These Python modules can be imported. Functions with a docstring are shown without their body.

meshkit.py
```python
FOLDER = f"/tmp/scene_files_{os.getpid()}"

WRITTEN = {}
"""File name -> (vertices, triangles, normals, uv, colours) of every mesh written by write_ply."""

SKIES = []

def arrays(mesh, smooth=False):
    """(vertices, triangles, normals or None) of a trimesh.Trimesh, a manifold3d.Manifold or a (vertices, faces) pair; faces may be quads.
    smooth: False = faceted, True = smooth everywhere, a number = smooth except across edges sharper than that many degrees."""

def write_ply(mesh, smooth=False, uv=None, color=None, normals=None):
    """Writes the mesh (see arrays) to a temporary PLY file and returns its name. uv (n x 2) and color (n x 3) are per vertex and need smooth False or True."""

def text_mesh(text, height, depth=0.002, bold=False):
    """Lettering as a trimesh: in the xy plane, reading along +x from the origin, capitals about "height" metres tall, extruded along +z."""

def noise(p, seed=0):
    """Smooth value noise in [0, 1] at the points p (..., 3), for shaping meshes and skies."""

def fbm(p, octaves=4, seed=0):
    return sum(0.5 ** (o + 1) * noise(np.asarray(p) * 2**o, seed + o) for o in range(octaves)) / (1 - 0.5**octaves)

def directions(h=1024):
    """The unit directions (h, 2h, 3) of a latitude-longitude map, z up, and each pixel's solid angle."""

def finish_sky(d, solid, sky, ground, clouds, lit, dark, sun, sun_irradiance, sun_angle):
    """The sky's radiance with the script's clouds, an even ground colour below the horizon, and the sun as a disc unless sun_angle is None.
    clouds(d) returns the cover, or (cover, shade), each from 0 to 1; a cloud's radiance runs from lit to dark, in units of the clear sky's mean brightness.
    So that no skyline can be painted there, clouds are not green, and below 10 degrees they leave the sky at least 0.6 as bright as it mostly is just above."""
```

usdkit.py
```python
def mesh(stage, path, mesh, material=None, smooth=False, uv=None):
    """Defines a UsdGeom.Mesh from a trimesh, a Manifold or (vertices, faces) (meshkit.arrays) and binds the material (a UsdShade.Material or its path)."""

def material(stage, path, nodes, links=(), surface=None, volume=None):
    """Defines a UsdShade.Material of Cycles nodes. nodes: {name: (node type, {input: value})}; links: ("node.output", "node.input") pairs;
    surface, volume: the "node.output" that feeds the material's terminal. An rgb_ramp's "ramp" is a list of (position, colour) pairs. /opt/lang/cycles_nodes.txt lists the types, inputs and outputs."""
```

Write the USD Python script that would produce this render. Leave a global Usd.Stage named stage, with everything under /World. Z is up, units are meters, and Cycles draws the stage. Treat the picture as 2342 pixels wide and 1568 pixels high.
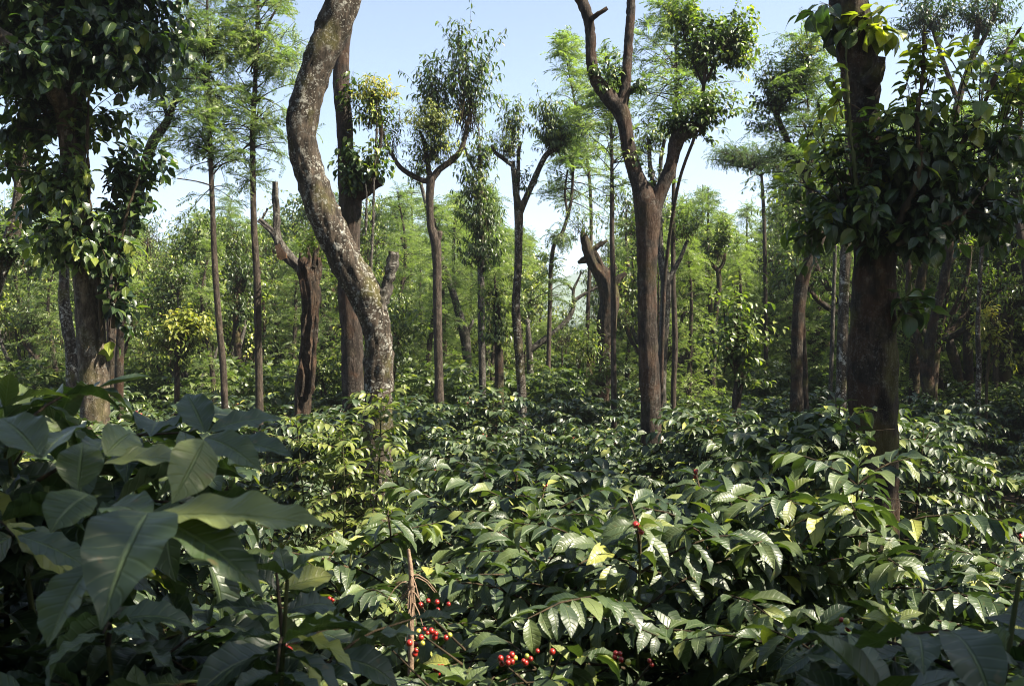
import math, numpy as np, usdkit, meshkit
from pxr import Usd, UsdGeom, UsdLux, UsdShade, Sdf, Gf, Vt

stage = Usd.Stage.CreateInMemory()
UsdGeom.SetStageUpAxis(stage, 'Z'); UsdGeom.SetStageMetersPerUnit(stage, 1.0)
UsdGeom.Xform.Define(stage, '/World')
T = Sdf.ValueTypeNames
PI = math.pi

# ------------------------------------------------------------------ camera, sky, sun, exposure
CAM_H, PITCH, HFOV = 1.8, math.atan(66 / 2202.0), 56.0
FW = 2342.0                                    # the picture is measured on a grid 2342 wide and 1568 high
FL = FW / 2 / math.tan(math.radians(HFOV / 2))
EXPOSURE = 2.25
SUN_INTENSITY, SKY_STRENGTH, SUN_ELEV = 1.25, 0.05, math.radians(48)
SUN_H = np.array([0.95, -0.31]); SUN_H /= np.linalg.norm(SUN_H)
TO_SUN = np.array([SUN_H[0] * math.cos(SUN_ELEV), SUN_H[1] * math.cos(SUN_ELEV), math.sin(SUN_ELEV)])
cam = UsdGeom.Camera.Define(stage, '/World/camera')
cam.CreateHorizontalApertureAttr(23.5); cam.CreateVerticalApertureAttr(23.5 * 685 / 1024)
cam.CreateFocalLengthAttr(23.5 / 2 / math.tan(math.radians(HFOV / 2)))
cam.CreateFStopAttr(9.0); cam.CreateFocusDistanceAttr(8.0)
cam.CreateClippingRangeAttr(Gf.Vec2f(0.05, 20000))
cam.CreateExposureAttr(EXPOSURE)
cam.AddTranslateOp().Set(Gf.Vec3d(0, 0, CAM_H)); cam.AddRotateXOp().Set(90 + math.degrees(PITCH))

usdkit.material(stage, '/World/Looks/sky_look', {
    'sky': ('sky_texture', {'sky_type': 'single_scattering', 'sun_disc': False, 'sun_elevation': SUN_ELEV,
                            'sun_rotation': math.atan2(TO_SUN[0], TO_SUN[1]), 'altitude': 900.0, 'air_density': 1.0, 'aerosol_density': 1.8, 'ozone_density': 1.0}),
    'bg': ('background_shader', {'strength': SKY_STRENGTH})}, [('sky.color', 'bg.color')], surface='bg.background')
dome = UsdLux.DomeLight.Define(stage, '/World/sky')
UsdShade.MaterialBindingAPI.Apply(dome.GetPrim()).Bind(UsdShade.Material.Get(stage, '/World/Looks/sky_look'))
dome.GetPrim().SetCustomDataByKey('kind', 'structure')
sun = UsdLux.DistantLight.Define(stage, '/World/sun')
sun.CreateIntensityAttr(SUN_INTENSITY); sun.CreateAngleAttr(0.53); sun.CreateNormalizeAttr(True); sun.CreateColorAttr(Gf.Vec3f(1.0, 0.91, 0.74))
zc = TO_SUN; xc = np.cross([0, 0, 1.0], zc); xc /= np.linalg.norm(xc); yc = np.cross(zc, xc)
sun.AddTransformOp().Set(Gf.Matrix4d(*[float(a) for a in (*xc, 0, *yc, 0, *zc, 0, 0, 0, 0, 1)]))

# ------------------------------------------------------------------ helpers
FWD = np.array([0, math.cos(PITCH), math.sin(PITCH)]); UPC = np.array([0, -math.sin(PITCH), math.cos(PITCH)])
ZUP = np.array([0, 0, 1.0])


def P(u, v, d):
    """The place d metres into the scene that stands at column u, row v of the measured photograph."""
    return np.array([0, 0, CAM_H]) + d * (FWD + (u - FW / 2) / FL * np.array([1.0, 0, 0]) + (784 - v) / FL * UPC)


def project(p):
    q = np.asarray(p) - [0, 0, CAM_H]
    d = q @ FWD
    return FW / 2 + FL * q[..., 0] / np.maximum(d, 1e-3), 784 - FL * (q @ UPC) / np.maximum(d, 1e-3), d


def norm(a):
    return a / np.maximum(np.linalg.norm(a, axis=-1, keepdims=True), 1e-9)


used = {}


def numbered(parent, name):
    k = used.get((parent, name), 0)
    used[(parent, name)] = k + 1
    return f'{parent}/{name}' if k == 0 else f'{parent}/{name}_{k:03d}'


def tag(prim, label=None, cat=None, group=None, kind=None):
    for k, x in (('label', label), ('category', cat), ('group', group), ('kind', kind)):
        if x:
            prim.SetCustomDataByKey(k, x)


class Thing:
    def __init__(self, name, base, label, cat, group=None, kind=None):
        self.o = np.array(base, float)
        self.path = numbered('/World', name)
        self.x = UsdGeom.Xform.Define(stage, self.path)
        self.x.AddTranslateOp().Set(Gf.Vec3d(*map(float, base)))
        self.prim = self.x.GetPrim()
        self.label = label
        tag(self.prim, label, cat, group, kind)

    def part(self, name, m, mat, parent=None, kind=None, label=None, group=None):
        path = numbered(parent or self.path, name)
        put(path, m, mat, self.o)
        if kind or label:
            tag(stage.GetPrimAtPath(path), label, None, group, kind)
        return path


def put(path, m, mat, origin=None):
    """m: dict with v, f and optional n (normals), uv, s (a number per vertex that tells the pieces of one material apart)."""
    v = m['v'] if origin is None else m['v'] - origin
    me = UsdGeom.Mesh.Define(stage, path)
    me.CreatePointsAttr(Vt.Vec3fArray.FromNumpy(np.ascontiguousarray(v, np.float32)))
    f = m['f']
    me.CreateFaceVertexCountsAttr(Vt.IntArray.FromNumpy(np.full(len(f), 3, np.int32)))
    me.CreateFaceVertexIndicesAttr(Vt.IntArray.FromNumpy(np.ascontiguousarray(f, np.int32).ravel()))
    me.CreateSubdivisionSchemeAttr('none')
    if m.get('n') is not None:
        me.CreateNormalsAttr(Vt.Vec3fArray.FromNumpy(np.ascontiguousarray(m['n'], np.float32))); me.SetNormalsInterpolation('vertex')
    api = UsdGeom.PrimvarsAPI(me)
    if m.get('uv') is not None:
        api.CreatePrimvar('st', T.TexCoord2fArray, 'vertex').Set(Vt.Vec2fArray.FromNumpy(np.ascontiguousarray(m['uv'], np.float32)))
    if m.get('s') is not None:
        api.CreatePrimvar('shade', T.FloatArray, 'vertex').Set(Vt.FloatArray.FromNumpy(np.ascontiguousarray(m['s'], np.float32)))
    UsdShade.MaterialBindingAPI.Apply(me.GetPrim()).Bind(LOOKS[mat])
    return me


def normals(v, f):
    n = np.zeros_like(v)
    fn = np.cross(v[f[:, 1]] - v[f[:, 0]], v[f[:, 2]] - v[f[:, 0]])
    for k in range(3):
        np.add.at(n, f[:, k], fn)
    return norm(n)


def join(ms):
    ms = [m for m in ms if m is not None and len(m['v'])]
    at, out = 0, {}
    fs = []
    for m in ms:
        fs.append(m['f'] + at); at += len(m['v'])
    out['f'] = np.vstack(fs)
    for k in ('v', 'n', 'uv', 's'):
        if all(m.get(k) is not None for m in ms):
            out[k] = np.concatenate([m[k] for m in ms])
    return out


def spline(pts, step):
    """Catmull-Rom through the rows of pts (x, y, z, r, ...), resampled about every step metres."""
    p = np.asarray(pts, float)
    if len(p) == 2:
        p = np.vstack([p[0], (p[0] + p[1]) / 2, p[1]])
    q = np.vstack([2 * p[0] - p[1], p, 2 * p[-1] - p[-2]])
    out = []
    for i in range(1, len(q) - 2):
        n = max(2, int(np.linalg.norm(q[i + 1, :3] - q[i, :3]) / step))
        t = (np.arange(n) / n)[:, None]
        a, b, c, d = q[i - 1], q[i], q[i + 1], q[i + 2]
        out.append(0.5 * (2 * b + (c - a) * t + (2 * a - 5 * b + 4 * c - d) * t * t + (3 * b - a - 3 * c + d) * t ** 3))
    out.append(p[-1:])
    return np.vstack(out)


def tube(pts, sides=8, rough=0.0, seed=0, step=0.05, freq=6.0, cap='flat', fine=0.0, groove=0.0):
    """A limb along pts rows (x, y, z, radius), its skin uneven by rough (a share of the radius) and fine (metres)."""
    c = spline(pts, step)
    n = len(c)
    t = norm(np.gradient(c[:, :3], axis=0))
    ref = np.array([1.0, 0, 0]) if abs(t[0, 0]) < 0.8 else np.array([0, 1.0, 0])
    a = np.zeros_like(t); b = np.zeros_like(t)
    for i in range(n):
        ref = ref - t[i] * (ref @ t[i]); ref = ref / max(np.linalg.norm(ref), 1e-9)
        a[i] = ref; b[i] = np.cross(t[i], ref)
    th = np.arange(sides) / sides * 2 * PI
    ring = a[:, None] * np.cos(th)[None, :, None] + b[:, None] * np.sin(th)[None, :, None]
    r = np.maximum(c[:, 3], 1e-4)[:, None] * np.ones(sides)
    if rough:
        q = c[:, None, :3] + ring * r[..., None]
        k = freq * np.array([1, 1, 0.45])
        r = r * (1 + rough * 2 * (meshkit.fbm(q * k, 3, seed) - 0.5))
        if groove:
            s_ = np.stack([np.cos(th) * 2.6 * np.ones((n, 1)), np.sin(th) * 2.6 * np.ones((n, 1)), c[:, 2:3] * .8 * np.ones(sides)], -1)
            r = r * (1 + groove * 2 * (meshkit.fbm(s_, 3, seed + 3) - 0.5))
        if fine:
            r = r + fine * 2 * (meshkit.fbm(q * 26, 3, seed + 9) - 0.5)
    v = (c[:, None, :3] + ring * r[..., None]).reshape(-1, 3)
    i, j = np.meshgrid(np.arange(n - 1), np.arange(sides), indexing='ij')
    k0 = i * sides + j; k1 = i * sides + (j + 1) % sides
    f = np.vstack([np.stack([k0, k1, k1 + sides], -1).reshape(-1, 3), np.stack([k0, k1 + sides, k0 + sides], -1).reshape(-1, 3)])
    top = len(v)
    tip = c[-1, :3] + t[-1] * c[-1, 3] * (0.6 if cap == 'round' else -0.5 if cap == 'hollow' else 0.05)
    v = np.vstack([v, tip])
    l = (n - 1) * sides
    f = np.vstack([f, np.stack([l + np.arange(sides), l + (np.arange(sides) + 1) % sides, np.full(sides, top)], -1)])
    return {'v': v, 'f': f, 'n': normals(v, f)}


def twigs(lines, r0, r1, sides=3):
    """Many thin stems, each a row of points, as one mesh. lines: (k, m, 3)."""
    if len(lines) == 0:
        return None
    L = np.asarray(lines, float)
    k, m, _ = L.shape
    t = norm(np.gradient(L, axis=1))
    ref = np.where(np.abs(t[..., 2:3]) > 0.9, [1.0, 0, 0], [0, 0, 1.0])
    a = norm(np.cross(t, ref)); b = np.cross(t, a)
    th = np.arange(sides) / sides * 2 * PI
    r0, r1 = np.broadcast_to(r0, (k,)), np.broadcast_to(r1, (k,))
    r = (r0[:, None] + (r1 - r0)[:, None] * np.linspace(0, 1, m))[..., None, None]
    v = (L[:, :, None] + r * (a[:, :, None] * np.cos(th)[:, None] + b[:, :, None] * np.sin(th)[:, None])).reshape(-1, 3)
    q, i, j = np.meshgrid(np.arange(k), np.arange(m - 1), np.arange(sides), indexing='ij')
    k0 = (q * m + i) * sides + j; k1 = (q * m + i) * sides + (j + 1) % sides
    f = np.vstack([np.stack([k0, k1, k1 + sides], -1).reshape(-1, 3), np.stack([k0, k1 + sides, k0 + sides], -1).reshape(-1, 3)])
    return {'v': v, 'f': f, 'n': normals(v, f)}


# ------------------------------------------------------------------ leaf shapes (length 1 along x, upper face towards z)
def leaf_shape(nu, nv, half, peak, droop, fold, wave, waves, phase, tip=1.0, pucker=0.0, twist=0.0, stalk=0.0):
    u = np.linspace(0, 1, nu + 1)[:, None] * np.ones(nv + 1)
    s = np.ones((nu + 1, 1)) * np.linspace(-1, 1, nv + 1)
    uu = np.clip(u, 1e-4, 1 - 1e-4)
    e = math.log(0.5) / math.log(peak)
    w = half * np.sin(PI * uu ** e) ** 0.85
    w = w * (1 - 0.55 * np.clip((uu - 0.78) / 0.22, 0, 1) ** 1.2 * tip) + 0.004
    ang = droop * u                                         # bends along its length
    x = np.where(droop == 0, u, np.sin(ang) / (droop if droop else 1))
    z = -(1 - np.cos(ang)) / (droop if droop else 1)
    lift = fold * np.abs(s) * w + wave * np.abs(s) ** 1.6 * np.sin(2 * PI * waves * u + phase + (s > 0) * 1.9) * np.sin(PI * uu) \
        + pucker * np.abs(np.sin(PI * (9 * u - 1.2 * np.abs(s)))) * (1 - np.abs(s)) * np.sin(PI * uu)
    y = s * w * (1 - 0.25 * abs(fold))
    tw = twist * u
    v = np.stack([x + stalk - lift * np.sin(ang) * -1 * 0.5, y * np.cos(tw) - lift * np.sin(tw), z + lift * np.cos(tw) + y * np.sin(tw)], -1).reshape(-1, 3)
    i, j = np.meshgrid(np.arange(nu), np.arange(nv), indexing='ij')
    a = i * (nv + 1) + j
    f = np.vstack([np.stack([a, a + nv + 1, a + nv + 2], -1).reshape(-1, 3), np.stack([a, a + nv + 2, a + 1], -1).reshape(-1, 3)])
    uv = np.stack([u, s * 0.5 + 0.5], -1).reshape(-1, 2)
    return {'v': v, 'f': f, 'n': normals(v, f), 'uv': uv}


def coffee_set(nu, nv, pucker=0.0, seed=1, k=6):
    r = np.random.default_rng(seed)
    return [leaf_shape(nu, nv, r.uniform(.20, .26), r.uniform(.44, .52), r.uniform(.1, 1.5), r.uniform(.1, .6), r.uniform(.02, .055), r.uniform(3, 5),
                       r.uniform(0, 6), 1.0, pucker, r.uniform(-.4, .4)) for _ in range(k)]


def frond_shape(pairs, seed, droop):
    """A fern-like leaf: narrow lobes in pairs along a stalk."""
    r = np.random.default_rng(seed)
    V, F, UV, n = [], [], [], 0

    def at(u):
        a = droop * u
        return np.array([math.sin(a) / droop, 0, -(1 - math.cos(a)) / droop]), np.array([math.cos(a), 0, -math.sin(a)])
    for i in range(pairs):
        u = 0.12 + 0.88 * i / (pairs - 1)
        p, tdir = at(u)
        ln = 0.27 * math.sin(PI * (0.18 + 0.74 * u)) ** 0.8 * r.uniform(.65, 1.2)
        for sgn in (-1, 1):
            ax = norm(tdir * 0.75 + np.array([0, sgn, 0]) + np.array([r.uniform(-.2, .3), 0, r.uniform(-.7, .3)]))
            sd = norm(np.cross(norm(np.array([r.uniform(-.5, .5), r.uniform(-.5, .5), 1.0])), ax)) * 0.030
            V += [p - sd * .4, p + ax * ln * .5 - sd, p + ax * ln, p + ax * ln * .5 + sd]
            F += [[n, n + 1, n + 2], [n, n + 2, n + 3]]
            UV += [[0, .5], [.5, 0], [1, .5], [.5, 1]]
            n += 4
    pts = [at(u)[0] for u in (0, .5, 1)]
    for a, b in zip(pts, pts[1:]):
        V += [a + [0, -.006, 0], b + [0, -.006, 0], b + [0, .006, 0], a + [0, .006, 0]]
        F += [[n, n + 1, n + 2], [n, n + 2, n + 3]]; UV += [[0, .5]] * 4; n += 4
    v, f = np.array(V), np.array(F)
    nn = normals(v, f); nn = np.where(nn[:, 2:] < 0, -nn, nn)
    return {'v': v, 'f': f, 'n': nn, 'uv': np.array(UV, float)}


_r = np.random.default_rng(5)
SHAPES = {
    'coffee_fine': coffee_set(16, 6, 0.010, 1, 8),
    'coffee_mid': coffee_set(7, 4, 0.0, 2, 8),
    'coffee_low': coffee_set(4, 2, 0.0, 6, 8),
    'coffee_far': coffee_set(3, 2, 0.0, 3, 8),
    'heart_mid': [leaf_shape(6, 4, _r.uniform(.34, .40), _r.uniform(.34, .40), _r.uniform(.4, 1.2), _r.uniform(.1, .5), _r.uniform(.01, .03), 1.5, _r.uniform(0, 6), 1.2, 0, _r.uniform(-.3, .3), .22) for _ in range(8)],
    'oval_far': [leaf_shape(3, 2, _r.uniform(.25, .31), _r.uniform(.42, .5), _r.uniform(.3, 1.1), _r.uniform(.1, .5), .015, 1.5, _r.uniform(0, 6), 1.0, 0, _r.uniform(-.3, .3), .1) for _ in range(8)],
    'lance_far': [leaf_shape(3, 2, _r.uniform(.15, .19), _r.uniform(.4, .5), _r.uniform(.4, 1.3), _r.uniform(.1, .6), .01, 1.5, _r.uniform(0, 6), 1.0, 0, _r.uniform(-.3, .3), .08) for _ in range(8)],
    'frond': [frond_shape(9, 20 + i, _r.uniform(.7, 1.9)) for i in range(6)],
    'frond_far': [frond_shape(6, 40 + i, _r.uniform(.7, 1.9)) for i in range(6)],
}


class Leaves:
    """A list of leaves: where, which way they point, which way the upper face looks, length, tone."""
    def __init__(self):
        self.p, self.a, self.n, self.l, self.s = [], [], [], [], []

    def add(self, p, a, n, l, s):
        k = len(p)
        self.p.append(np.asarray(p)); self.a.append(np.asarray(a)); self.n.append(np.asarray(n))
        self.l.append(np.broadcast_to(l, (k,))); self.s.append(np.broadcast_to(s, (k,)))

    def get(self):
        return [np.concatenate(x) for x in (self.p, self.a, self.n, self.l, self.s)]


def frames(a, n):
    a = norm(a); n = norm(n - a * (n * a).sum(-1, keepdims=True)); b = np.cross(n, a)
    return np.stack([a, b, n], -1)


def scatter(arr, shapes, rng, choose=None):
    """All leaves of arr as one mesh."""
    p, a, n, l, s = arr
    R = frames(a, n)
    c = rng.integers(0, len(shapes), len(p)) if choose is None else choose
    ms = []
    for k, t in enumerate(shapes):
        w = np.nonzero(c == k)[0]
        if not len(w):
            continue
        v = np.einsum('kij,mj->kmi', R[w], t['v']) * l[w, None, None] + p[w, None]
        nn = np.einsum('kij,mj->kmi', R[w], t['n'])
        m = len(t['v'])
        ms.append({'v': v.reshape(-1, 3), 'n': nn.reshape(-1, 3), 'f': (t['f'][None] + (np.arange(len(w)) * m)[:, None, None]).reshape(-1, 3),
                   'uv': np.tile(t['uv'], (len(w), 1)), 's': np.repeat(s[w], m)})
    return join(ms)


def grow(thing, arr, near, rest, mat, rng, parts=300, name='leaf', rest_name='foliage', min_px=16):
    """The leaves of a thing: those that show largest as a mesh each, the rest as one part."""
    p, a, n, l, s = arr
    u, v, d = project(p)
    seen = (u > -30) & (u < FW + 30) & (v > -30) & (v < 1598) & (d > .2)
    px = np.where(seen, FL * l / np.maximum(d, .2), 0) - 0.02 * np.where(seen, d, 0)
    order = np.argsort(-px)[:parts]
    order = order[px[order] > min_px]
    one = np.zeros(len(p), bool); one[order] = True
    ch = rng.integers(0, len(SHAPES[near]), len(p))
    R = frames(a, n)
    for i in order:
        t = SHAPES[near][ch[i]]
        thing.part(name, {'v': (t['v'] @ R[i].T) * l[i] + p[i], 'n': t['n'] @ R[i].T, 'f': t['f'], 'uv': t['uv'], 's': np.full(len(t['v']), s[i])}, mat)
    if (~one).any():
        thing.part(rest_name, scatter([x[~one] for x in arr], SHAPES[rest], rng), mat, kind='stuff')
# ------------------------------------------------------------------ materials
LOOKS = {}


def leaf_look(name, colours, glow, rough=0.36, trans=0.3, vein=0.35, veins=True, spec=0.5, spots=0.0, under=(0.075, 0.11, 0.045)):
    n = {'a': ('attribute', {'attribute': 'shade'}), 'ramp': ('rgb_ramp', {'ramp': colours}),
         'g': ('geometry', {}), 'nz': ('noise_texture', {'scale': 9.0, 'detail': 3.0}),
         'nr': ('map_range', {'from_min': 0.3, 'from_max': 0.7, 'to_min': 0.72, 'to_max': 1.28}),
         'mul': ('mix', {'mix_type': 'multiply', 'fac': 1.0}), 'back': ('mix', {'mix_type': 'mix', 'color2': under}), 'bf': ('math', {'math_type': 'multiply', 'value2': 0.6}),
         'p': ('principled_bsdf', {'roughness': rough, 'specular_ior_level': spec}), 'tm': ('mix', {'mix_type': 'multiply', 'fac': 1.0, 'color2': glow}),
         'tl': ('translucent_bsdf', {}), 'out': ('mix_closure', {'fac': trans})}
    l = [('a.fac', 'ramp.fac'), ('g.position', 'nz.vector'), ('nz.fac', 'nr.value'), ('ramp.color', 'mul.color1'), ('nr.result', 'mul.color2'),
         ('g.backfacing', 'bf.value1'), ('bf.value', 'back.fac'), ('back.color', 'p.base_color'), ('ramp.color', 'tm.color1'), ('tm.color', 'tl.color'), ('p.BSDF', 'out.closure1'), ('tl.BSDF', 'out.closure2')]
    last = 'mul.color'
    if spots:
        n |= {'sn': ('noise_texture', {'scale': 55.0, 'detail': 2.0}), 'sr': ('map_range', {'from_min': 0.67, 'from_max': 0.73, 'to_max': spots, 'clamp': True}), 'sm': ('mix', {'color2': (0.10, 0.075, 0.03)})}
        l += [('g.position', 'sn.vector'), ('sn.fac', 'sr.value'), ('sr.result', 'sm.fac'), (last, 'sm.color1')]
        last = 'sm.color'
    if veins:
        n |= {'uv': ('uvmap', {'attribute': 'st'}), 'xyz': ('separate_xyz', {}), 'c': ('math', {'math_type': 'subtract', 'value2': 0.5}), 'ab': ('math', {'math_type': 'absolute'}),
              'mid': ('map_range', {'from_min': 0.012, 'from_max': 0.045, 'to_min': 1.0, 'to_max': 0.0, 'clamp': True}),
              'u9': ('math', {'math_type': 'multiply', 'value2': 9.0}), 'sl': ('math', {'math_type': 'multiply_add', 'value2': -2.6}), 'fr': ('math', {'math_type': 'fraction'}),
              'f5': ('math', {'math_type': 'subtract', 'value2': 0.5}), 'fa': ('math', {'math_type': 'absolute'}),
              'sv': ('map_range', {'from_min': 0.0, 'from_max': 0.16, 'to_min': 1.0, 'to_max': 0.0, 'clamp': True}), 'svk': ('math', {'math_type': 'multiply', 'value2': 0.2}),
              'mx': ('math', {'math_type': 'maximum'}), 'vk': ('math', {'math_type': 'multiply', 'value2': vein}), 'vm': ('mix', {'color2': (0.20, 0.26, 0.10)}),
              'bm': ('bump', {'strength': 0.65, 'distance': 0.0045, 'invert': True})}
        l += [('uv.UV', 'xyz.vector'), ('xyz.y', 'c.value1'), ('c.value', 'ab.value1'), ('ab.value', 'mid.value'), ('xyz.x', 'u9.value1'), ('ab.value', 'sl.value1'), ('u9.value', 'sl.value3'), ('sl.value', 'fr.value1'),
              ('fr.value', 'f5.value1'), ('f5.value', 'fa.value1'), ('fa.value', 'sv.value'), ('sv.result', 'svk.value1'), ('mid.result', 'mx.value1'), ('svk.value', 'mx.value2'), ('mx.value', 'vk.value1'),
              ('vk.value', 'vm.fac'), (last, 'vm.color1'), ('mx.value', 'bm.height'), ('bm.normal', 'p.normal')]
        last = 'vm.color'
    l.append((last, 'back.color1'))
    LOOKS[name] = usdkit.material(stage, f'/World/Looks/{name}', n, l, surface='out.closure')


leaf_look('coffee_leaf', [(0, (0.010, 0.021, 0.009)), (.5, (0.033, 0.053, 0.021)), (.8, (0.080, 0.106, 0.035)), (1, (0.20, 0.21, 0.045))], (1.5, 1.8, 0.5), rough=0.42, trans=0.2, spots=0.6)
leaf_look('coffee_leaf_distant', [(0, (0.010, 0.021, 0.009)), (.5, (0.033, 0.053, 0.021)), (.8, (0.080, 0.106, 0.035)), (1, (0.20, 0.21, 0.045))], (1.5, 1.8, 0.5), rough=0.38, trans=0.2, veins=False)
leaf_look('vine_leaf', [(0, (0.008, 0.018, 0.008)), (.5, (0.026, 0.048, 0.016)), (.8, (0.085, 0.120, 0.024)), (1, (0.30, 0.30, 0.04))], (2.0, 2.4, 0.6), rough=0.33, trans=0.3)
leaf_look('broad_leaf', [(0, (0.012, 0.026, 0.010)), (.5, (0.040, 0.062, 0.020)), (.8, (0.10, 0.135, 0.03)), (1, (0.32, 0.33, 0.05))], (1.8, 2.2, 0.6), rough=0.36, trans=0.33, veins=False)
leaf_look('young_leaf', [(0, (0.080, 0.105, 0.022)), (.5, (0.165, 0.19, 0.038)), (.85, (0.29, 0.265, 0.052)), (1, (0.36, 0.22, 0.065))], (1.6, 1.7, 0.6), rough=0.4, trans=0.42, veins=False)
leaf_look('feather_leaf', [(0, (0.030, 0.050, 0.026)), (.5, (0.085, 0.118, 0.048)), (1, (0.19, 0.23, 0.068))], (1.7, 2.1, 0.7), rough=0.45, trans=0.42, veins=False, spec=0.35, under=(0.16, 0.19, 0.13))
leaf_look('weed_leaf', [(0, (0.028, 0.048, 0.016)), (.5, (0.072, 0.102, 0.030)), (1, (0.19, 0.21, 0.055))], (1.5, 1.7, 0.6), rough=0.42, trans=0.38, veins=False)


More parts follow.
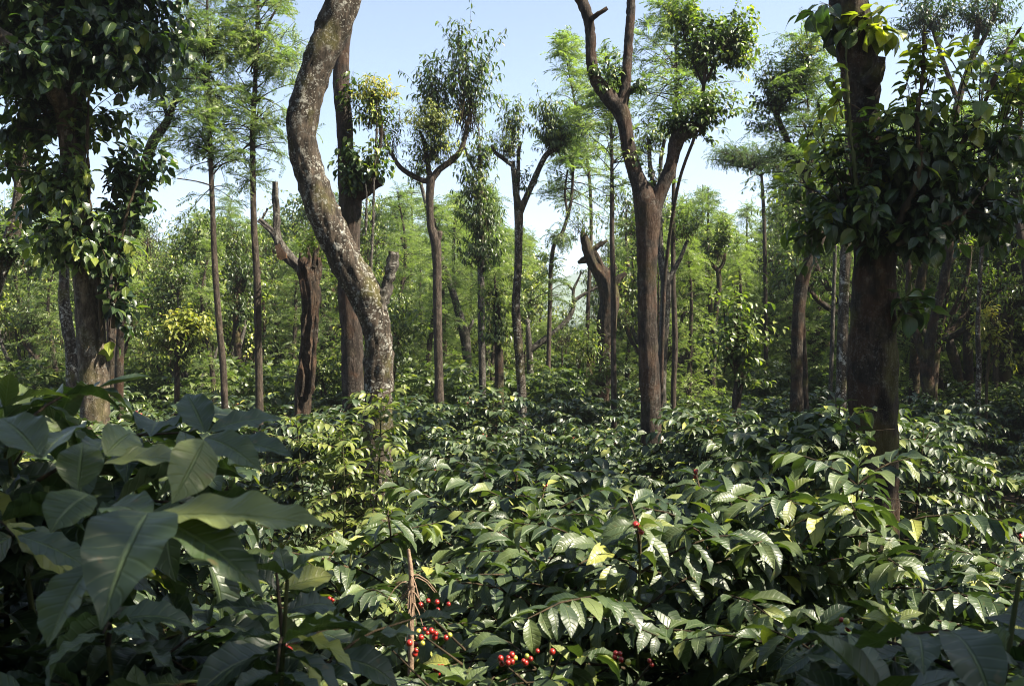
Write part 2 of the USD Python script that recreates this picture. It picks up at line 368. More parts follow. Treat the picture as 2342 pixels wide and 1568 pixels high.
def bark_look(name, dark, light, lichen=0.0, moss=0.0, rust=0.0, scale=1.0, bump=1.0, lich=(0.44, 0.43, 0.38)):
    n = {'g': ('geometry', {}), 'm': ('mapping', {'scale': (1, 1, 0.3)}),
         'n1': ('noise_texture', {'scale': 22.0 * scale, 'detail': 9.0, 'roughness': 0.72}), 'r1': ('rgb_ramp', {'ramp': [(0.38, dark), (0.50, tuple((a + b) / 3 for a, b in zip(dark, light))), (0.64, light)]}),
         'n2': ('noise_texture', {'scale': 14.0 * scale, 'detail': 9.0, 'roughness': 0.75}), 'r2': ('map_range', {'from_min': 0.565 - 0.03 * lichen, 'from_max': 0.63 - 0.03 * lichen, 'to_max': min(1, lichen), 'clamp': True}),
         'nd': ('noise_texture', {'scale': 22.0 * scale, 'detail': 3.0}), 'ndm': ('vector_math', {'math_type': 'multiply_add', 'vector2': (0.07, 0.07, 0.07)}), 'vo': ('voronoi_texture', {'scale': 42.0 * scale}), 'n5': ('noise_texture', {'scale': 4.0}), 'th': ('math', {'math_type': 'multiply_add', 'value2': -0.62, 'value3': 0.56}),
         'dd': ('math', {'math_type': 'less_than'}), 'dk': ('math', {'math_type': 'multiply', 'value2': 0.8 * lichen}), 'mx': ('math', {'math_type': 'maximum'}), 'n6': ('noise_texture', {'scale': 2.6, 'detail': 4.0}), 'r6': ('map_range', {'from_min': 0.36, 'from_max': 0.58, 'to_min': 0.4, 'clamp': True}), 'lk': ('math', {'math_type': 'multiply'}),
         'lm': ('mix', {'color2': lich}), 'n3': ('noise_texture', {'scale': 3.2, 'detail': 5.0}), 'r3': ('map_range', {'from_min': 0.54, 'from_max': 0.64, 'to_max': moss, 'clamp': True}), 'mm': ('mix', {'color2': (0.075, 0.072, 0.016)}),
         'n4': ('noise_texture', {'scale': 5.0, 'detail': 4.0}), 'r4': ('map_range', {'from_min': 0.5, 'from_max': 0.6, 'to_max': rust, 'clamp': True}), 'rm': ('mix', {'color2': (0.22, 0.085, 0.028)}),
         'p': ('principled_bsdf', {'roughness': 0.9, 'specular_ior_level': 0.2}), 'h': ('math', {'math_type': 'multiply_add', 'value2': 1.0}), 'hl': ('math', {'math_type': 'multiply', 'value2': 0.35}),
         'b': ('bump', {'strength': 0.9 * bump, 'distance': 0.022})}
    l = [('g.position', 'm.vector'), ('m.vector', 'n1.vector'), ('n1.fac', 'r1.fac'), ('g.position', 'n2.vector'), ('n2.fac', 'r2.value'), ('g.position', 'nd.vector'), ('nd.color', 'ndm.vector1'), ('g.position', 'ndm.vector3'), ('ndm.vector', 'vo.vector'), ('g.position', 'n5.vector'), ('n5.fac', 'th.value1'),
         ('vo.distance', 'dd.value1'), ('th.value', 'dd.value2'), ('dd.value', 'dk.value1'), ('r2.result', 'mx.value1'), ('dk.value', 'mx.value2'), ('r1.color', 'rm.color1'), ('r4.result', 'rm.fac'), ('rm.color', 'mm.color1'), ('r3.result', 'mm.fac'),
         ('mm.color', 'lm.color1'), ('g.position', 'n6.vector'), ('n6.fac', 'r6.value'), ('mx.value', 'lk.value1'), ('r6.result', 'lk.value2'), ('lk.value', 'lm.fac'), ('g.position', 'n3.vector'), ('n3.fac', 'r3.value'), ('g.position', 'n4.vector'), ('n4.fac', 'r4.value'), ('lm.color', 'p.base_color'),
         ('mx.value', 'hl.value1'), ('n1.fac', 'h.value1'), ('hl.value', 'h.value3'), ('h.value', 'b.height'), ('b.normal', 'p.normal')]
    LOOKS[name] = usdkit.material(stage, f'/World/Looks/{name}', n, l, surface='p.BSDF')


bark_look('lichen_bark', (0.010, 0.0075, 0.005), (0.085, 0.066, 0.049), lichen=0.75, moss=0.5, bump=1.3)
bark_look('brown_bark', (0.008, 0.0055, 0.004), (0.050, 0.037, 0.029), lichen=0.10, moss=0.1, rust=0.07, bump=1.5)
bark_look('mossy_bark', (0.007, 0.005, 0.0035), (0.045, 0.034, 0.024), lichen=0.12, moss=0.45, rust=0.08, bump=1.5)
bark_look('tan_bark', (0.018, 0.013, 0.009), (0.135, 0.105, 0.075), lichen=0.25, moss=0.35, bump=1.4)
bark_look('grey_bark', (0.016, 0.014, 0.012), (0.085, 0.074, 0.063), lichen=0.4, moss=0.12)
bark_look('slim_bark', (0.016, 0.012, 0.009), (0.075, 0.056, 0.043), lichen=0.10, moss=0.05, scale=1.4)
bark_look('dead_wood', (0.007, 0.005, 0.0035), (0.062, 0.042, 0.028), lichen=0.12, rust=0.08, bump=1.8)
bark_look('twig_bark', (0.020, 0.015, 0.009), (0.075, 0.053, 0.028), lichen=0.0)
bark_look('green_stem', (0.03, 0.04, 0.014), (0.085, 0.09, 0.03), lichen=0.0, bump=0.2)


def plain(name, ramp, scale, rough=0.9, bump=0.5, spec=0.2, dist=0.03):
    LOOKS[name] = usdkit.material(stage, f'/World/Looks/{name}', {
        'g': ('geometry', {}), 'n': ('noise_texture', {'scale': scale, 'detail': 8.0, 'roughness': 0.65}), 'r': ('rgb_ramp', {'ramp': ramp}),
        'b': ('bump', {'strength': bump, 'distance': dist}), 'p': ('principled_bsdf', {'roughness': rough, 'specular_ior_level': spec})},
        [('g.position', 'n.vector'), ('n.fac', 'r.fac'), ('r.color', 'p.base_color'), ('n.fac', 'b.height'), ('b.normal', 'p.normal')], surface='p.BSDF')


plain('soil', [(.35, (0.035, 0.024, 0.015)), (.55, (0.085, 0.058, 0.036)), (.7, (0.15, 0.105, 0.065))], 14.0)
plain('far_forest', [(.35, (0.025, 0.045, 0.02)), (.65, (0.07, 0.10, 0.045))], 0.05)
plain('ripe_cherry', [(.3, (0.13, 0.006, 0.006)), (.7, (0.27, 0.022, 0.012))], 60.0, rough=0.3, bump=0.0, spec=0.5)
plain('unripe_cherry', [(.3, (0.18, 0.24, 0.04)), (.7, (0.42, 0.30, 0.05))], 25.0, rough=0.28, bump=0.0, spec=0.5)
plain('dry_stem', [(.3, (0.12, 0.08, 0.055)), (.7, (0.26, 0.18, 0.125))], 30.0)
plain('broken_wood', [(.3, (0.16, 0.075, 0.035)), (.7, (0.42, 0.24, 0.13))], 22.0, bump=1.0)
HAZE_DENSITY = 0.0005
LOOKS['haze_air'] = usdkit.material(stage, '/World/Looks/haze_air', {'v': ('principled_volume', {'color': (0.80, 0.89, 1.0), 'density': HAZE_DENSITY, 'anisotropy': 0.2})}, volume='v.volume')
# ------------------------------------------------------------------ plants
def rot_about(v, k, ang):
    c, s = np.cos(ang)[..., None], np.sin(ang)[..., None]
    return v * c + np.cross(k, v) * s + k * (k * v).sum(-1, keepdims=True) * (1 - c)


def coffee_bush(rng, H, R, stems=3, leaf=0.135, bare=0.3, lean=(0, 0), spread=0.25, low=0.28, berry=0.25, young=0.12, step=0.075, tone=0.42, node=.055):
    """Stems, side branches in pairs, leaves in pairs along them: (leaves, stem rows, branch lines, berry list), base at the origin."""
    L, S, B, C = Leaves(), [], [], []
    for k in range(stems):
        a0 = 2 * PI * (k + rng.uniform(-.3, .3)) / stems
        b0 = np.array([math.cos(a0), math.sin(a0), 0]) * spread * R * rng.uniform(.4, 1)
        h = H * rng.uniform(.84, 1.0) if k else H
        top = b0 * 1.5 + np.array([lean[0], lean[1], h]) + np.append(rng.normal(0, .04, 2), 0)
        mid = (b0 + top) / 2 + np.append(rng.normal(0, .05, 2), 0)
        st = spline([[*(b0[:2] * .5), -.05, .016], [*mid, .012], [*top, .003]], .05)
        S.append(np.array([[*(b0[:2] * .5), -.05, .016], [*mid, .009], [*top, .003]]))
        az = rng.uniform(0, 6)
        for z in np.arange(low * h, h * .97, step):
            t = z / h
            c = st[np.argmin(np.abs(st[:, 2] - z)), :3]
            az += PI / 2 + rng.normal(0, .25)
            prof = math.sqrt(max(0.03, 1 - ((t - .42) / .62) ** 2))
            for sg in (0, PI):
                bl = R * prof * rng.uniform(.7, 1.12)
                el = -.1 + .85 * t ** 2 + rng.normal(0, .1)
                aa = az + sg + rng.normal(0, .15)
                d0 = np.array([math.cos(aa) * math.cos(el), math.sin(aa) * math.cos(el), math.sin(el)])
                m = max(4, int(bl / node) + 1)
                q = np.linspace(0, 1, m)[:, None]
                line = c + d0 * bl * q + np.array([0, 0, -1]) * bl * .32 * q ** 2 + np.cross(d0, ZUP) * bl * rng.normal(0, .08) * q ** 2
                B.append(line[np.linspace(0, m - 1, 5).astype(int)])
                dirs = norm(np.gradient(line, axis=0))
                first = max(0 if t > .85 else 1, int(bare * m * (1.25 - t)))
                i = np.arange(first, m)
                n = len(i)
                side = norm(np.cross(dirs[i], ZUP))
                bu = np.cross(side, dirs[i])
                ff = (i / (m - 1))
                for sd in (-1, 1):
                    fw = .45 + .5 * ff ** 3
                    ax = norm(dirs[i] * fw[:, None] + side * sd + bu * rng.normal(.12, .25, n)[:, None] + ZUP * rng.normal(-.22, .38, n)[:, None])
                    nn = norm(bu + ZUP * .5 + rng.normal(0, .45, (n, 3)))
                    sz = leaf * rng.uniform(.72, 1.15, n) * np.where(ff > .9, .7, 1)
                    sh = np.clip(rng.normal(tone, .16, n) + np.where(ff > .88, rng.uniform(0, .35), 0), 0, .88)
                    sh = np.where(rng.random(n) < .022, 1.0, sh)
                    L.add(line[i] + side * sd * .004, ax, nn, sz, sh)
                if rng.random() < berry:
                    for j in np.arange(1, m - 1):
                        if rng.random() < .6:
                            C.append((line[j], rng.random()))
        n = 4
        aa = rng.uniform(0, 6) + np.arange(n) * PI / 2
        L.add(np.repeat(top[None], n, 0), norm(np.stack([np.cos(aa) * .8, np.sin(aa) * .8, rng.uniform(.5, 1.3, n)], -1)), np.repeat([[0, 0, 1.0]], n, 0) + rng.normal(0, .2, (n, 3)), leaf * rng.uniform(.55, .9, n), rng.uniform(.55, .88, n))
    return L, S, B, C


def ball(p, r, lon=8, lat=5):
    th, ph = np.meshgrid(np.linspace(0.05, PI - .05, lat), np.arange(lon) / lon * 2 * PI, indexing='ij')
    v = np.stack([np.sin(th) * np.cos(ph), np.sin(th) * np.sin(ph), np.cos(th) * 1.12], -1).reshape(-1, 3)
    i, j = np.meshgrid(np.arange(lat - 1), np.arange(lon), indexing='ij')
    a, b = i * lon + j, i * lon + (j + 1) % lon
    f = np.vstack([np.stack([a, a + lon, b + lon], -1).reshape(-1, 3), np.stack([a, b + lon, b], -1).reshape(-1, 3)])
    return {'v': v * r + p, 'f': f, 'n': norm(v)}


def berries(thing, C, rng, max_clusters, each=False, ripe_share=.75):
    """Clusters of coffee cherries at the nodes of the branches."""
    C = [c for c in C]
    if len(C) > max_clusters:
        C = [C[i] for i in rng.choice(len(C), max_clusters, replace=False)]
    groups = {'ripe_cherry': [], 'unripe_cherry': []}
    for p, q in C:
        k = int(rng.integers(3, 8))
        for _ in range(k):
            o = norm(rng.normal(0, 1, 3)) * rng.uniform(.007, .014)
            groups['ripe_cherry' if rng.random() < ripe_share else 'unripe_cherry'].append((p + o + [0, 0, -.003], .0068 * rng.uniform(.8, 1.15)))
    for look, items in groups.items():
        if each:
            for p, r in items[:140]:
                thing.part('cherry', ball(p, r), look)
            items = items[140:]
        if items:
            thing.part('cherries' if look == 'ripe_cherry' else 'unripe_cherries', join([ball(p, r, 6, 4) for p, r in items]), look, kind='stuff')


def clump(rng, c, r, base, ntw, lpt, size, droop=.5, young=0.0, tone=.45, shell=.45, start=.35, up=.25, flat=False, outfrac=1.0):
    """Twigs from base through the ellipsoid at c with radii r, leaves around their outer parts."""
    c, r, base = (np.asarray(x, float) for x in (c, r, base))
    d = norm(rng.normal(0, 1, (ntw, 3)))
    rad = (shell + (1 - shell) * rng.random(ntw) ** .6) * np.where(rng.random(ntw) < .22, rng.uniform(1.1, 1.5, ntw), 1)
    e = c + d * rad[:, None] * r
    b = base + rng.normal(0, .2, (ntw, 3)) * r
    ctrl = (b + e) / 2 + np.outer(np.linalg.norm(e - b, axis=1) * up, ZUP) + rng.normal(0, .06, (ntw, 3)) * r
    t = np.linspace(0, 1, 5)[None, :, None]
    lines = (1 - t) ** 2 * b[:, None] + 2 * t * (1 - t) * ctrl[:, None] + t * t * e[:, None]
    L = Leaves()
    u = start + (1 - start) * ((np.arange(lpt)[None] + rng.uniform(0, 1, (ntw, lpt))) / lpt)
    u = u[..., None]
    p = (1 - u) ** 2 * b[:, None] + 2 * u * (1 - u) * ctrl[:, None] + u * u * e[:, None]
    td = norm(2 * (1 - u) * (ctrl - b)[:, None] + 2 * u * (e - ctrl)[:, None])
    ref = norm(np.cross(td, norm(rng.normal(0, 1, (ntw, 1, 3)))))
    ang = np.arange(lpt)[None] * 2.4 + rng.uniform(0, 6, (ntw, 1)) + rng.normal(0, .3, (ntw, lpt))
    radial = rot_about(ref, td, ang)
    ax = norm(td * .55 + radial * .8 - ZUP * (droop * rng.uniform(.5, 1.5, (ntw, lpt)))[..., None])
    nn = norm(ZUP - ax * ax[..., 2:3] + td * .25 + rng.normal(0, .3, (ntw, lpt, 3)))
    k = ntw * lpt
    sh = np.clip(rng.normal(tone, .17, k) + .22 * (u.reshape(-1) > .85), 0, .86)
    y = np.repeat(rng.random(ntw) < young, lpt)
    sh = np.where(y, rng.uniform(.8, 1.0, k), sh)
    L.add(p.reshape(-1, 3), ax.reshape(-1, 3), nn.reshape(-1, 3), size * rng.uniform(.7, 1.2, k), sh)
    return L, lines


def feathers(rng, trunk, z0, z1, reach, n, size, tone=.5, low=.5, jitter=.35, per=7, asc=.75):
    """A silver oak's branches up a stem (rows x, y, z, r) between heights z0 and z1, fern-like leaves along them."""
    L, lines = Leaves(), []
    az = rng.uniform(0, 6)
    knots = rng.uniform(0, 1, max(5, n // 7))
    for i in range(n):
        t = (i + rng.uniform(0, 1)) / n if rng.random() < .45 else float(np.clip(knots[rng.integers(len(knots))] + rng.normal(0, .022), 0, 1))
        z = z0 + (z1 - z0) * t
        c = trunk[np.argmin(np.abs(trunk[:, 2] - z)), :3]
        az += 2.4 + rng.normal(0, .3)
        ln = reach * (low + (1 - low) * math.sin(PI * min(1, .25 + .75 * t))) * (1 - .55 * t) * rng.uniform(1 - jitter, 1 + jitter)
        el = asc + rng.normal(0, .45)
        d0 = np.array([math.cos(az) * math.cos(el), math.sin(az) * math.cos(el), math.sin(el)])
        q = np.linspace(0, 1, 6)[:, None]
        line = c + d0 * ln * q - ZUP * ln * .35 * q ** 2 + np.cross(d0, ZUP) * ln * (bend := rng.normal(0, .2)) * q ** 2
        lines.append(line)
        u = rng.uniform(.25, 1, per); u[-1] = 1
        p = c + d0 * ln * u[:, None] - ZUP * ln * .35 * u[:, None] ** 2 + np.cross(d0, ZUP) * ln * bend * u[:, None] ** 2
        rad = norm(np.stack([np.cos(x := rng.uniform(0, 2 * PI, per)), np.sin(x), rng.uniform(-.2, .5, per)], -1))
        ax = norm(d0 * .8 + rad * 1.0)
        nn = norm(ZUP + rng.normal(0, .6, (per, 3)))
        L.add(p, ax, nn, size * rng.uniform(.7, 1.25, per), np.clip(rng.normal(tone, .2, per), 0, 1))
    # the leader's own tuft
    top = trunk[np.argmin(np.abs(trunk[:, 2] - z1)), :3]
    k = 10
    a = rng.uniform(0, 6, k)
    L.add(np.repeat(top[None], k, 0), norm(np.stack([np.cos(a), np.sin(a), rng.uniform(.4, 1.5, k)], -1)), np.repeat([[0, 0, 1.0]], k, 0) + rng.normal(0, .3, (k, 3)), size, rng.uniform(.5, 1, k))
    return L, np.array(lines)


LANDMARKS = []        # (phrase, x, y) of things that are easy to find, for telling look-alikes apart


def place_label(kind, p, counts={}):
    """A label by the nearest thing one can find: what side of it, and how many of the kind stand nearer to it."""
    best = min(LANDMARKS, key=lambda q: math.hypot(q[1] - p[0], (q[2] - p[1]) * .6))
    dy, dx = p[1] - best[2], p[0] - best[1]
    side = 'behind' if dy > abs(dx) * .7 else 'in front of' if -dy > abs(dx) * .7 else 'beside'
    if side == 'beside':
        side = 'on the shaded side of' if dx < 0 else 'on the sunny side of'
    k = counts.get((kind, best[0], side), 0); counts[(kind, best[0], side)] = k + 1
    nth = ['', 'second ', 'third ', 'fourth ', 'fifth ', 'sixth ', 'seventh ', 'eighth ', 'ninth ', 'tenth ', 'eleventh ', 'twelfth ', 'thirteenth ', 'fourteenth ', 'fifteenth ', 'sixteenth ', 'seventeenth ', 'eighteenth ', 'nineteenth ', 'twentieth '] + [t + o + ' ' for t in ('twenty-', 'thirty-', 'forty-') for o in ('first', 'second', 'third', 'fourth', 'fifth', 'sixth', 'seventh', 'eighth', 'ninth')]
    nth = nth[min(k, len(nth) - 1)]
    return f'{nth}{kind} {side} {best[0]}' if k else f'nearest {kind} {side} {best[0]}'


def dup(src, name, loc, rotz, scale, label, cat, group):
    path = numbered('/World', name)
    x = UsdGeom.Xform.Define(stage, path)
    x.GetPrim().GetReferences().AddInternalReference(src.path)
    x.ClearXformOpOrder()
    x.AddTranslateOp().Set(Gf.Vec3d(*map(float, loc)))
    x.AddRotateZOp().Set(float(rotz)); x.AddScaleOp().Set(Gf.Vec3f(*([float(scale)] * 3)))
    x.GetPrim().SetInstanceable(True)
    tag(x.GetPrim(), label, cat, group)
    return x
# ------------------------------------------------------------------ ground, hills, air
def ground_z(x, y):
    r = np.hypot(x, y)
    return 0.10 * (meshkit.fbm(np.stack([x * .35, y * .35, 0 * x], -1), 3, 4) - .5) - 55 * np.clip((r - 62) / 330, 0, 1) ** 1.5


_rad = np.concatenate([np.linspace(0, 30, 61)[1:], np.geomspace(31, 3000, 60)])
_th = np.linspace(0, 2 * PI, 145)[:-1]
_R, _T = np.meshgrid(_rad, _th, indexing='ij')
_x, _y = (_R * np.sin(_T)).ravel(), (_R * np.cos(_T)).ravel()
_v = np.vstack([np.stack([_x, _y, ground_z(_x, _y)], -1), [[0, 0, float(ground_z(np.zeros(1), np.zeros(1))[0])]]])
_i, _j = np.meshgrid(np.arange(len(_rad) - 1), np.arange(144), indexing='ij')
_a, _b = _i * 144 + _j, _i * 144 + (_j + 1) % 144
_f = np.vstack([np.stack([_a, _b + 144, _a + 144], -1).reshape(-1, 3), np.stack([_a, _b, _b + 144], -1).reshape(-1, 3),
                np.stack([np.arange(144), np.full(144, len(_v) - 1), (np.arange(144) + 1) % 144], -1)])
_f = _f[:, [0, 2, 1]] if normals(_v, _f)[:, 2].mean() < 0 else _f
put('/World/ground', {'v': _v, 'f': _f, 'n': normals(_v, _f)}, 'soil')
tag(stage.GetPrimAtPath('/World/ground'), 'brown leaf strewn soil under the coffee bushes', None, None, 'structure')

_az = np.radians(np.linspace(-75, 75, 151)); _rr = np.linspace(620, 1500, 23)
_A, _Q = np.meshgrid(_az, _rr, indexing='ij')
_hx, _hy = _Q * np.sin(_A), _Q * np.cos(_A)
_s = (_Q - 620) / 880
_hz = -58 + 185 * np.sin(PI * np.clip(_s * 1.1, 0, 1)) ** .9 * (.72 + .62 * meshkit.fbm(np.stack([_hx / 260, _hy / 260, 0 * _hx], -1), 4, 8)) * .86
_v = np.stack([_hx, _hy, _hz], -1).reshape(-1, 3)
_i, _j = np.meshgrid(np.arange(150), np.arange(22), indexing='ij'); _a = _i * 23 + _j
_f = np.vstack([np.stack([_a, _a + 1, _a + 24], -1).reshape(-1, 3), np.stack([_a, _a + 24, _a + 23], -1).reshape(-1, 3)])
_f = _f[:, [0, 2, 1]] if normals(_v, _f)[:, 2].mean() < 0 else _f
put('/World/hills', {'v': _v, 'f': _f, 'n': normals(_v, _f)}, 'far_forest')
tag(stage.GetPrimAtPath('/World/hills'), 'hazy blue wooded hills beyond the valley', None, None, 'structure')

if HAZE_DENSITY:
    import trimesh
    _bx = trimesh.creation.box([7000, 7000, 260]); _bx.apply_translation([0, 0, 30])
    put('/World/haze', {'v': np.array(_bx.vertices), 'f': np.array(_bx.faces)}, 'haze_air')
    tag(stage.GetPrimAtPath('/World/haze'), 'thin bluish haze in the air over the valley', 'haze', None, 'stuff')


# ------------------------------------------------------------------ trees
def tree(name, label, d, bark, limbs, crowns=(), oaks=(), sides=16, rough=.12, fine=.0, phrase=None, leaf_parts=0, seed=1, group=None, groove=0.0):
    """limbs: [(part name, rows of (column, row, width[, metres nearer or farther]), look or None)], the first one the trunk, which goes on down to the ground."""
    rng = np.random.default_rng(seed)
    k = d / FL

    def rows(pts):
        return np.array([[*P(q[0], q[1], d + (q[3] if len(q) > 3 else 0)), q[2] / 2 * k] for q in pts])
    tr = rows(limbs[0][1])
    foot = tr[0].copy()
    lean = (tr[0, :2] - tr[1, :2]) / max(tr[1, 2] - tr[0, 2], .2)
    foot[:2] += np.clip(lean, -.3, .3) * max(0, foot[2]) * .5
    z0 = float(ground_z(foot[:1], foot[1:2])[0])
    rows0 = [[foot[0], foot[1], z0 - .12, foot[3] * 1.45], [*(foot[:2] * .7 + tr[0, :2] * .3), z0 + .18, foot[3] * 1.16]]
    if tr[0, 2] > z0 + .35:
        tr = np.vstack([rows0, tr])
    t = Thing(name, [foot[0], foot[1], z0], label, 'tree', group)
    for i, (pn, pts, look) in enumerate(limbs):
        r = tr if i == 0 else rows(pts)
        st = max(.025, min(.08, r[:, 3].max() * .35)) if d < 10 else max(.06, r[:, 3].max() * .5)
        t.part(pn, tube(r, sides if r[:, 3].max() > .03 else max(6, sides // 2), rough if pn != 'broken_stub' else rough * 2, seed * 7 + i, st, 5.0, 'hollow' if pn in ('broken_stub', 'broken_limb') or groove else 'round', fine, groove if i == 0 else groove * .5), look or bark)
    got, lines = {}, []
    for c in crowns:
        c = dict(c)
        cu, cv = c['c'][:2]; dd = c['c'][2] if len(c['c']) > 2 else 0
        if d >= 14 and c.get('shape', 'lance') == 'lance':
            c['r'] = tuple(1.15 * x for x in c['r']); c['n'] = int(c['n'] * 1.15); c.setdefault('shell', .3)
        ru, rv = c['r'][:2]
        rd = c['r'][2] if len(c['r']) > 2 else .5 * (ru + rv)
        b = c.get('b', (cu, cv + rv * .7))
        L, ln = clump(rng, P(cu, cv, d + dd), np.array([ru, rd, rv]) * k, P(b[0], b[1], d + (b[2] if len(b) > 2 else 0)), c['n'], c['per'], c['size'], c.get('droop', .55), c.get('young', 0), c.get('tone', .45), c.get('shell', .4), c.get('start', .35), c.get('up', .15))
        got.setdefault((c.get('shape', 'lance'), c.get('look', 'broad_leaf')), []).append(L.get())
        lines.append((ln, c['size']))
    for o in oaks:
        src = rows(o['stem']) if 'stem' in o else tr
        stem = spline(src, .1)
        z_lo, z_hi = P(0, o['v'][0], d)[2], P(0, o['v'][1], d)[2]
        L, ln = feathers(rng, stem, z_lo, z_hi, o['reach'] * k, o['n'], o.get('size', .24), o.get('tone', .5), o.get('low', .5), .4, o.get('per', 8), o.get('asc', .6))
        got.setdefault((o.get('shape', 'frond'), o.get('look', 'feather_leaf')), []).append(L.get())
        t.part('branches', twigs(ln, .009 * d / 12, .002), bark, kind='stuff')
    if lines:
        ms = [twigs(l, s * .055, s * .012) for l, s in lines]
        t.part('twigs', join(ms), 'twig_bark', kind='stuff')
    for (sh, look), arrs in got.items():
        arr = [np.concatenate(x) for x in zip(*arrs)]
        if leaf_parts and sh in ('heart', 'oval', 'lance'):
            near = {'heart': 'heart_mid', 'oval': 'oval_far', 'lance': 'lance_far'}[sh]
            grow(t, arr, near, {'heart': 'oval_far', 'oval': 'oval_far', 'lance': 'lance_far'}[sh], look, rng, leaf_parts, rest_name='crown')
        else:
            t.part('crown', scatter(arr, SHAPES[{'heart': 'heart_mid', 'oval': 'oval_far', 'lance': 'lance_far', 'frond': 'frond', 'frond_far': 'frond_far'}[sh]], rng), look, kind='stuff')
    if phrase:
        LANDMARKS.append((phrase, foot[0], foot[1]))
    return t


# the vine-hung tree whose dark crown fills the upper corner
tree('vine_hung_tree', 'stout shade tree hung with heart-leaved vines, crown black in shade, trunk foot sunlit', 8.0, 'tan_bark', [
    ('trunk', [(216, 890, 64), (211, 800, 65), (204, 720, 62), (198, 650, 58), (188, 560, 55), (178, 450, 55), (166, 330, 58), (160, 240, 66), (172, 170, 74)], None),
    ('limb', [(176, 185, 66), (215, 110, 56), (250, 50, 48), (275, -40, 44), (300, -160, 34)], None),
    ('limb', [(168, 185, 60), (140, 110, 56, -.1), (100, 40, 50, -.2), (60, -60, 42, -.3)], None),
    ('limb', [(160, 270, 40), (110, 190, 38, -.3), (50, 120, 34, -.6), (-30, 60, 28, -.8)], None),
    ('vine_stem', [(232, 770, 10, -.12), (228, 690, 9, -.16), (222, 600, 8, -.18), (206, 470, 8, -.2), (200, 330, 7, -.22), (203, 210, 5, -.25)], 'twig_bark'),
    ('vine_stem', [(258, 750, 8, -.1), (262, 680, 8, -.15), (272, 590, 7, -.2), (290, 490, 6, -.2), (320, 400, 5, -.2)], 'twig_bark'),
], crowns=[
    dict(c=(360, -250), r=(240, 150, 180), n=60, per=12, size=.13, tone=.25, shape='heart', look='vine_leaf', b=(300, -150)),  # unseen clump added overhead to put the limbs in shade
    dict(c=(470, -250, -.95), r=(230, 150, 170), n=130, per=13, size=.13, tone=.25, shape='heart', look='vine_leaf', b=(330, -180)),  # unseen clump added towards the sun to shade the crown below
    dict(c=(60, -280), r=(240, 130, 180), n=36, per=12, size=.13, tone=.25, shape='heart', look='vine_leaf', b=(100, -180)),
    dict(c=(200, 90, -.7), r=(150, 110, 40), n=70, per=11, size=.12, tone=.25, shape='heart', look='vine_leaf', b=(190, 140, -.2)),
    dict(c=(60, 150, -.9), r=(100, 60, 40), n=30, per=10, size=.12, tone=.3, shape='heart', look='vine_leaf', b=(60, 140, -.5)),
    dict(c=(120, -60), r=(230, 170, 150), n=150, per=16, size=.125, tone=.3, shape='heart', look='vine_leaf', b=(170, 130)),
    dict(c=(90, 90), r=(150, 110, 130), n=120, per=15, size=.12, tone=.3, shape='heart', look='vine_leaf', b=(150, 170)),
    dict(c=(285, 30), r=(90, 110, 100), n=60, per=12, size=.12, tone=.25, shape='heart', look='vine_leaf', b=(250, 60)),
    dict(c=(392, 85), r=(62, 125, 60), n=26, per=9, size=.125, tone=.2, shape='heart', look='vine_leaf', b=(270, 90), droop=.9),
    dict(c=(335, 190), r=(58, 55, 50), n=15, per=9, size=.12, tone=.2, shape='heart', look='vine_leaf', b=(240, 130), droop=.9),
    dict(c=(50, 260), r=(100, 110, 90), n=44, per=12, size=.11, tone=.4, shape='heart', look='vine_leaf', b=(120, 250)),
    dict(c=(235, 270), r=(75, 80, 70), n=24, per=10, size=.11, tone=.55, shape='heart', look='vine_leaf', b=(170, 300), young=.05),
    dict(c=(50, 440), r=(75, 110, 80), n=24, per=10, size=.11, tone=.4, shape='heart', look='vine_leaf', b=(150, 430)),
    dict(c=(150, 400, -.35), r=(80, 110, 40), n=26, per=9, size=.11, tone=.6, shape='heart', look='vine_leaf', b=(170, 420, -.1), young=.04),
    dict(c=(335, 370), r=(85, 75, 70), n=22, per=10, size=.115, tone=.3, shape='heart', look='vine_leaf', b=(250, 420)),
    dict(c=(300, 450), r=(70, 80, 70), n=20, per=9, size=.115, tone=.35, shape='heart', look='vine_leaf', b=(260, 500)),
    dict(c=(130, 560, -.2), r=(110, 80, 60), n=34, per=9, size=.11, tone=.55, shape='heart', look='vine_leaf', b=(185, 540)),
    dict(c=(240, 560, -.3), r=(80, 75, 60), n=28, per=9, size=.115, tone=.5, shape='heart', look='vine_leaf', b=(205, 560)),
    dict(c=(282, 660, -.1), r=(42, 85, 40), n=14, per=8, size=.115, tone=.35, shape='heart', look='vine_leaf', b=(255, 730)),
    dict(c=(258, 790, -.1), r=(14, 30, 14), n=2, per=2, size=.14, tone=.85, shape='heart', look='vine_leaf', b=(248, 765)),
], sides=26, rough=.16, fine=.012, phrase='the vine-hung tree', leaf_parts=300, seed=3)

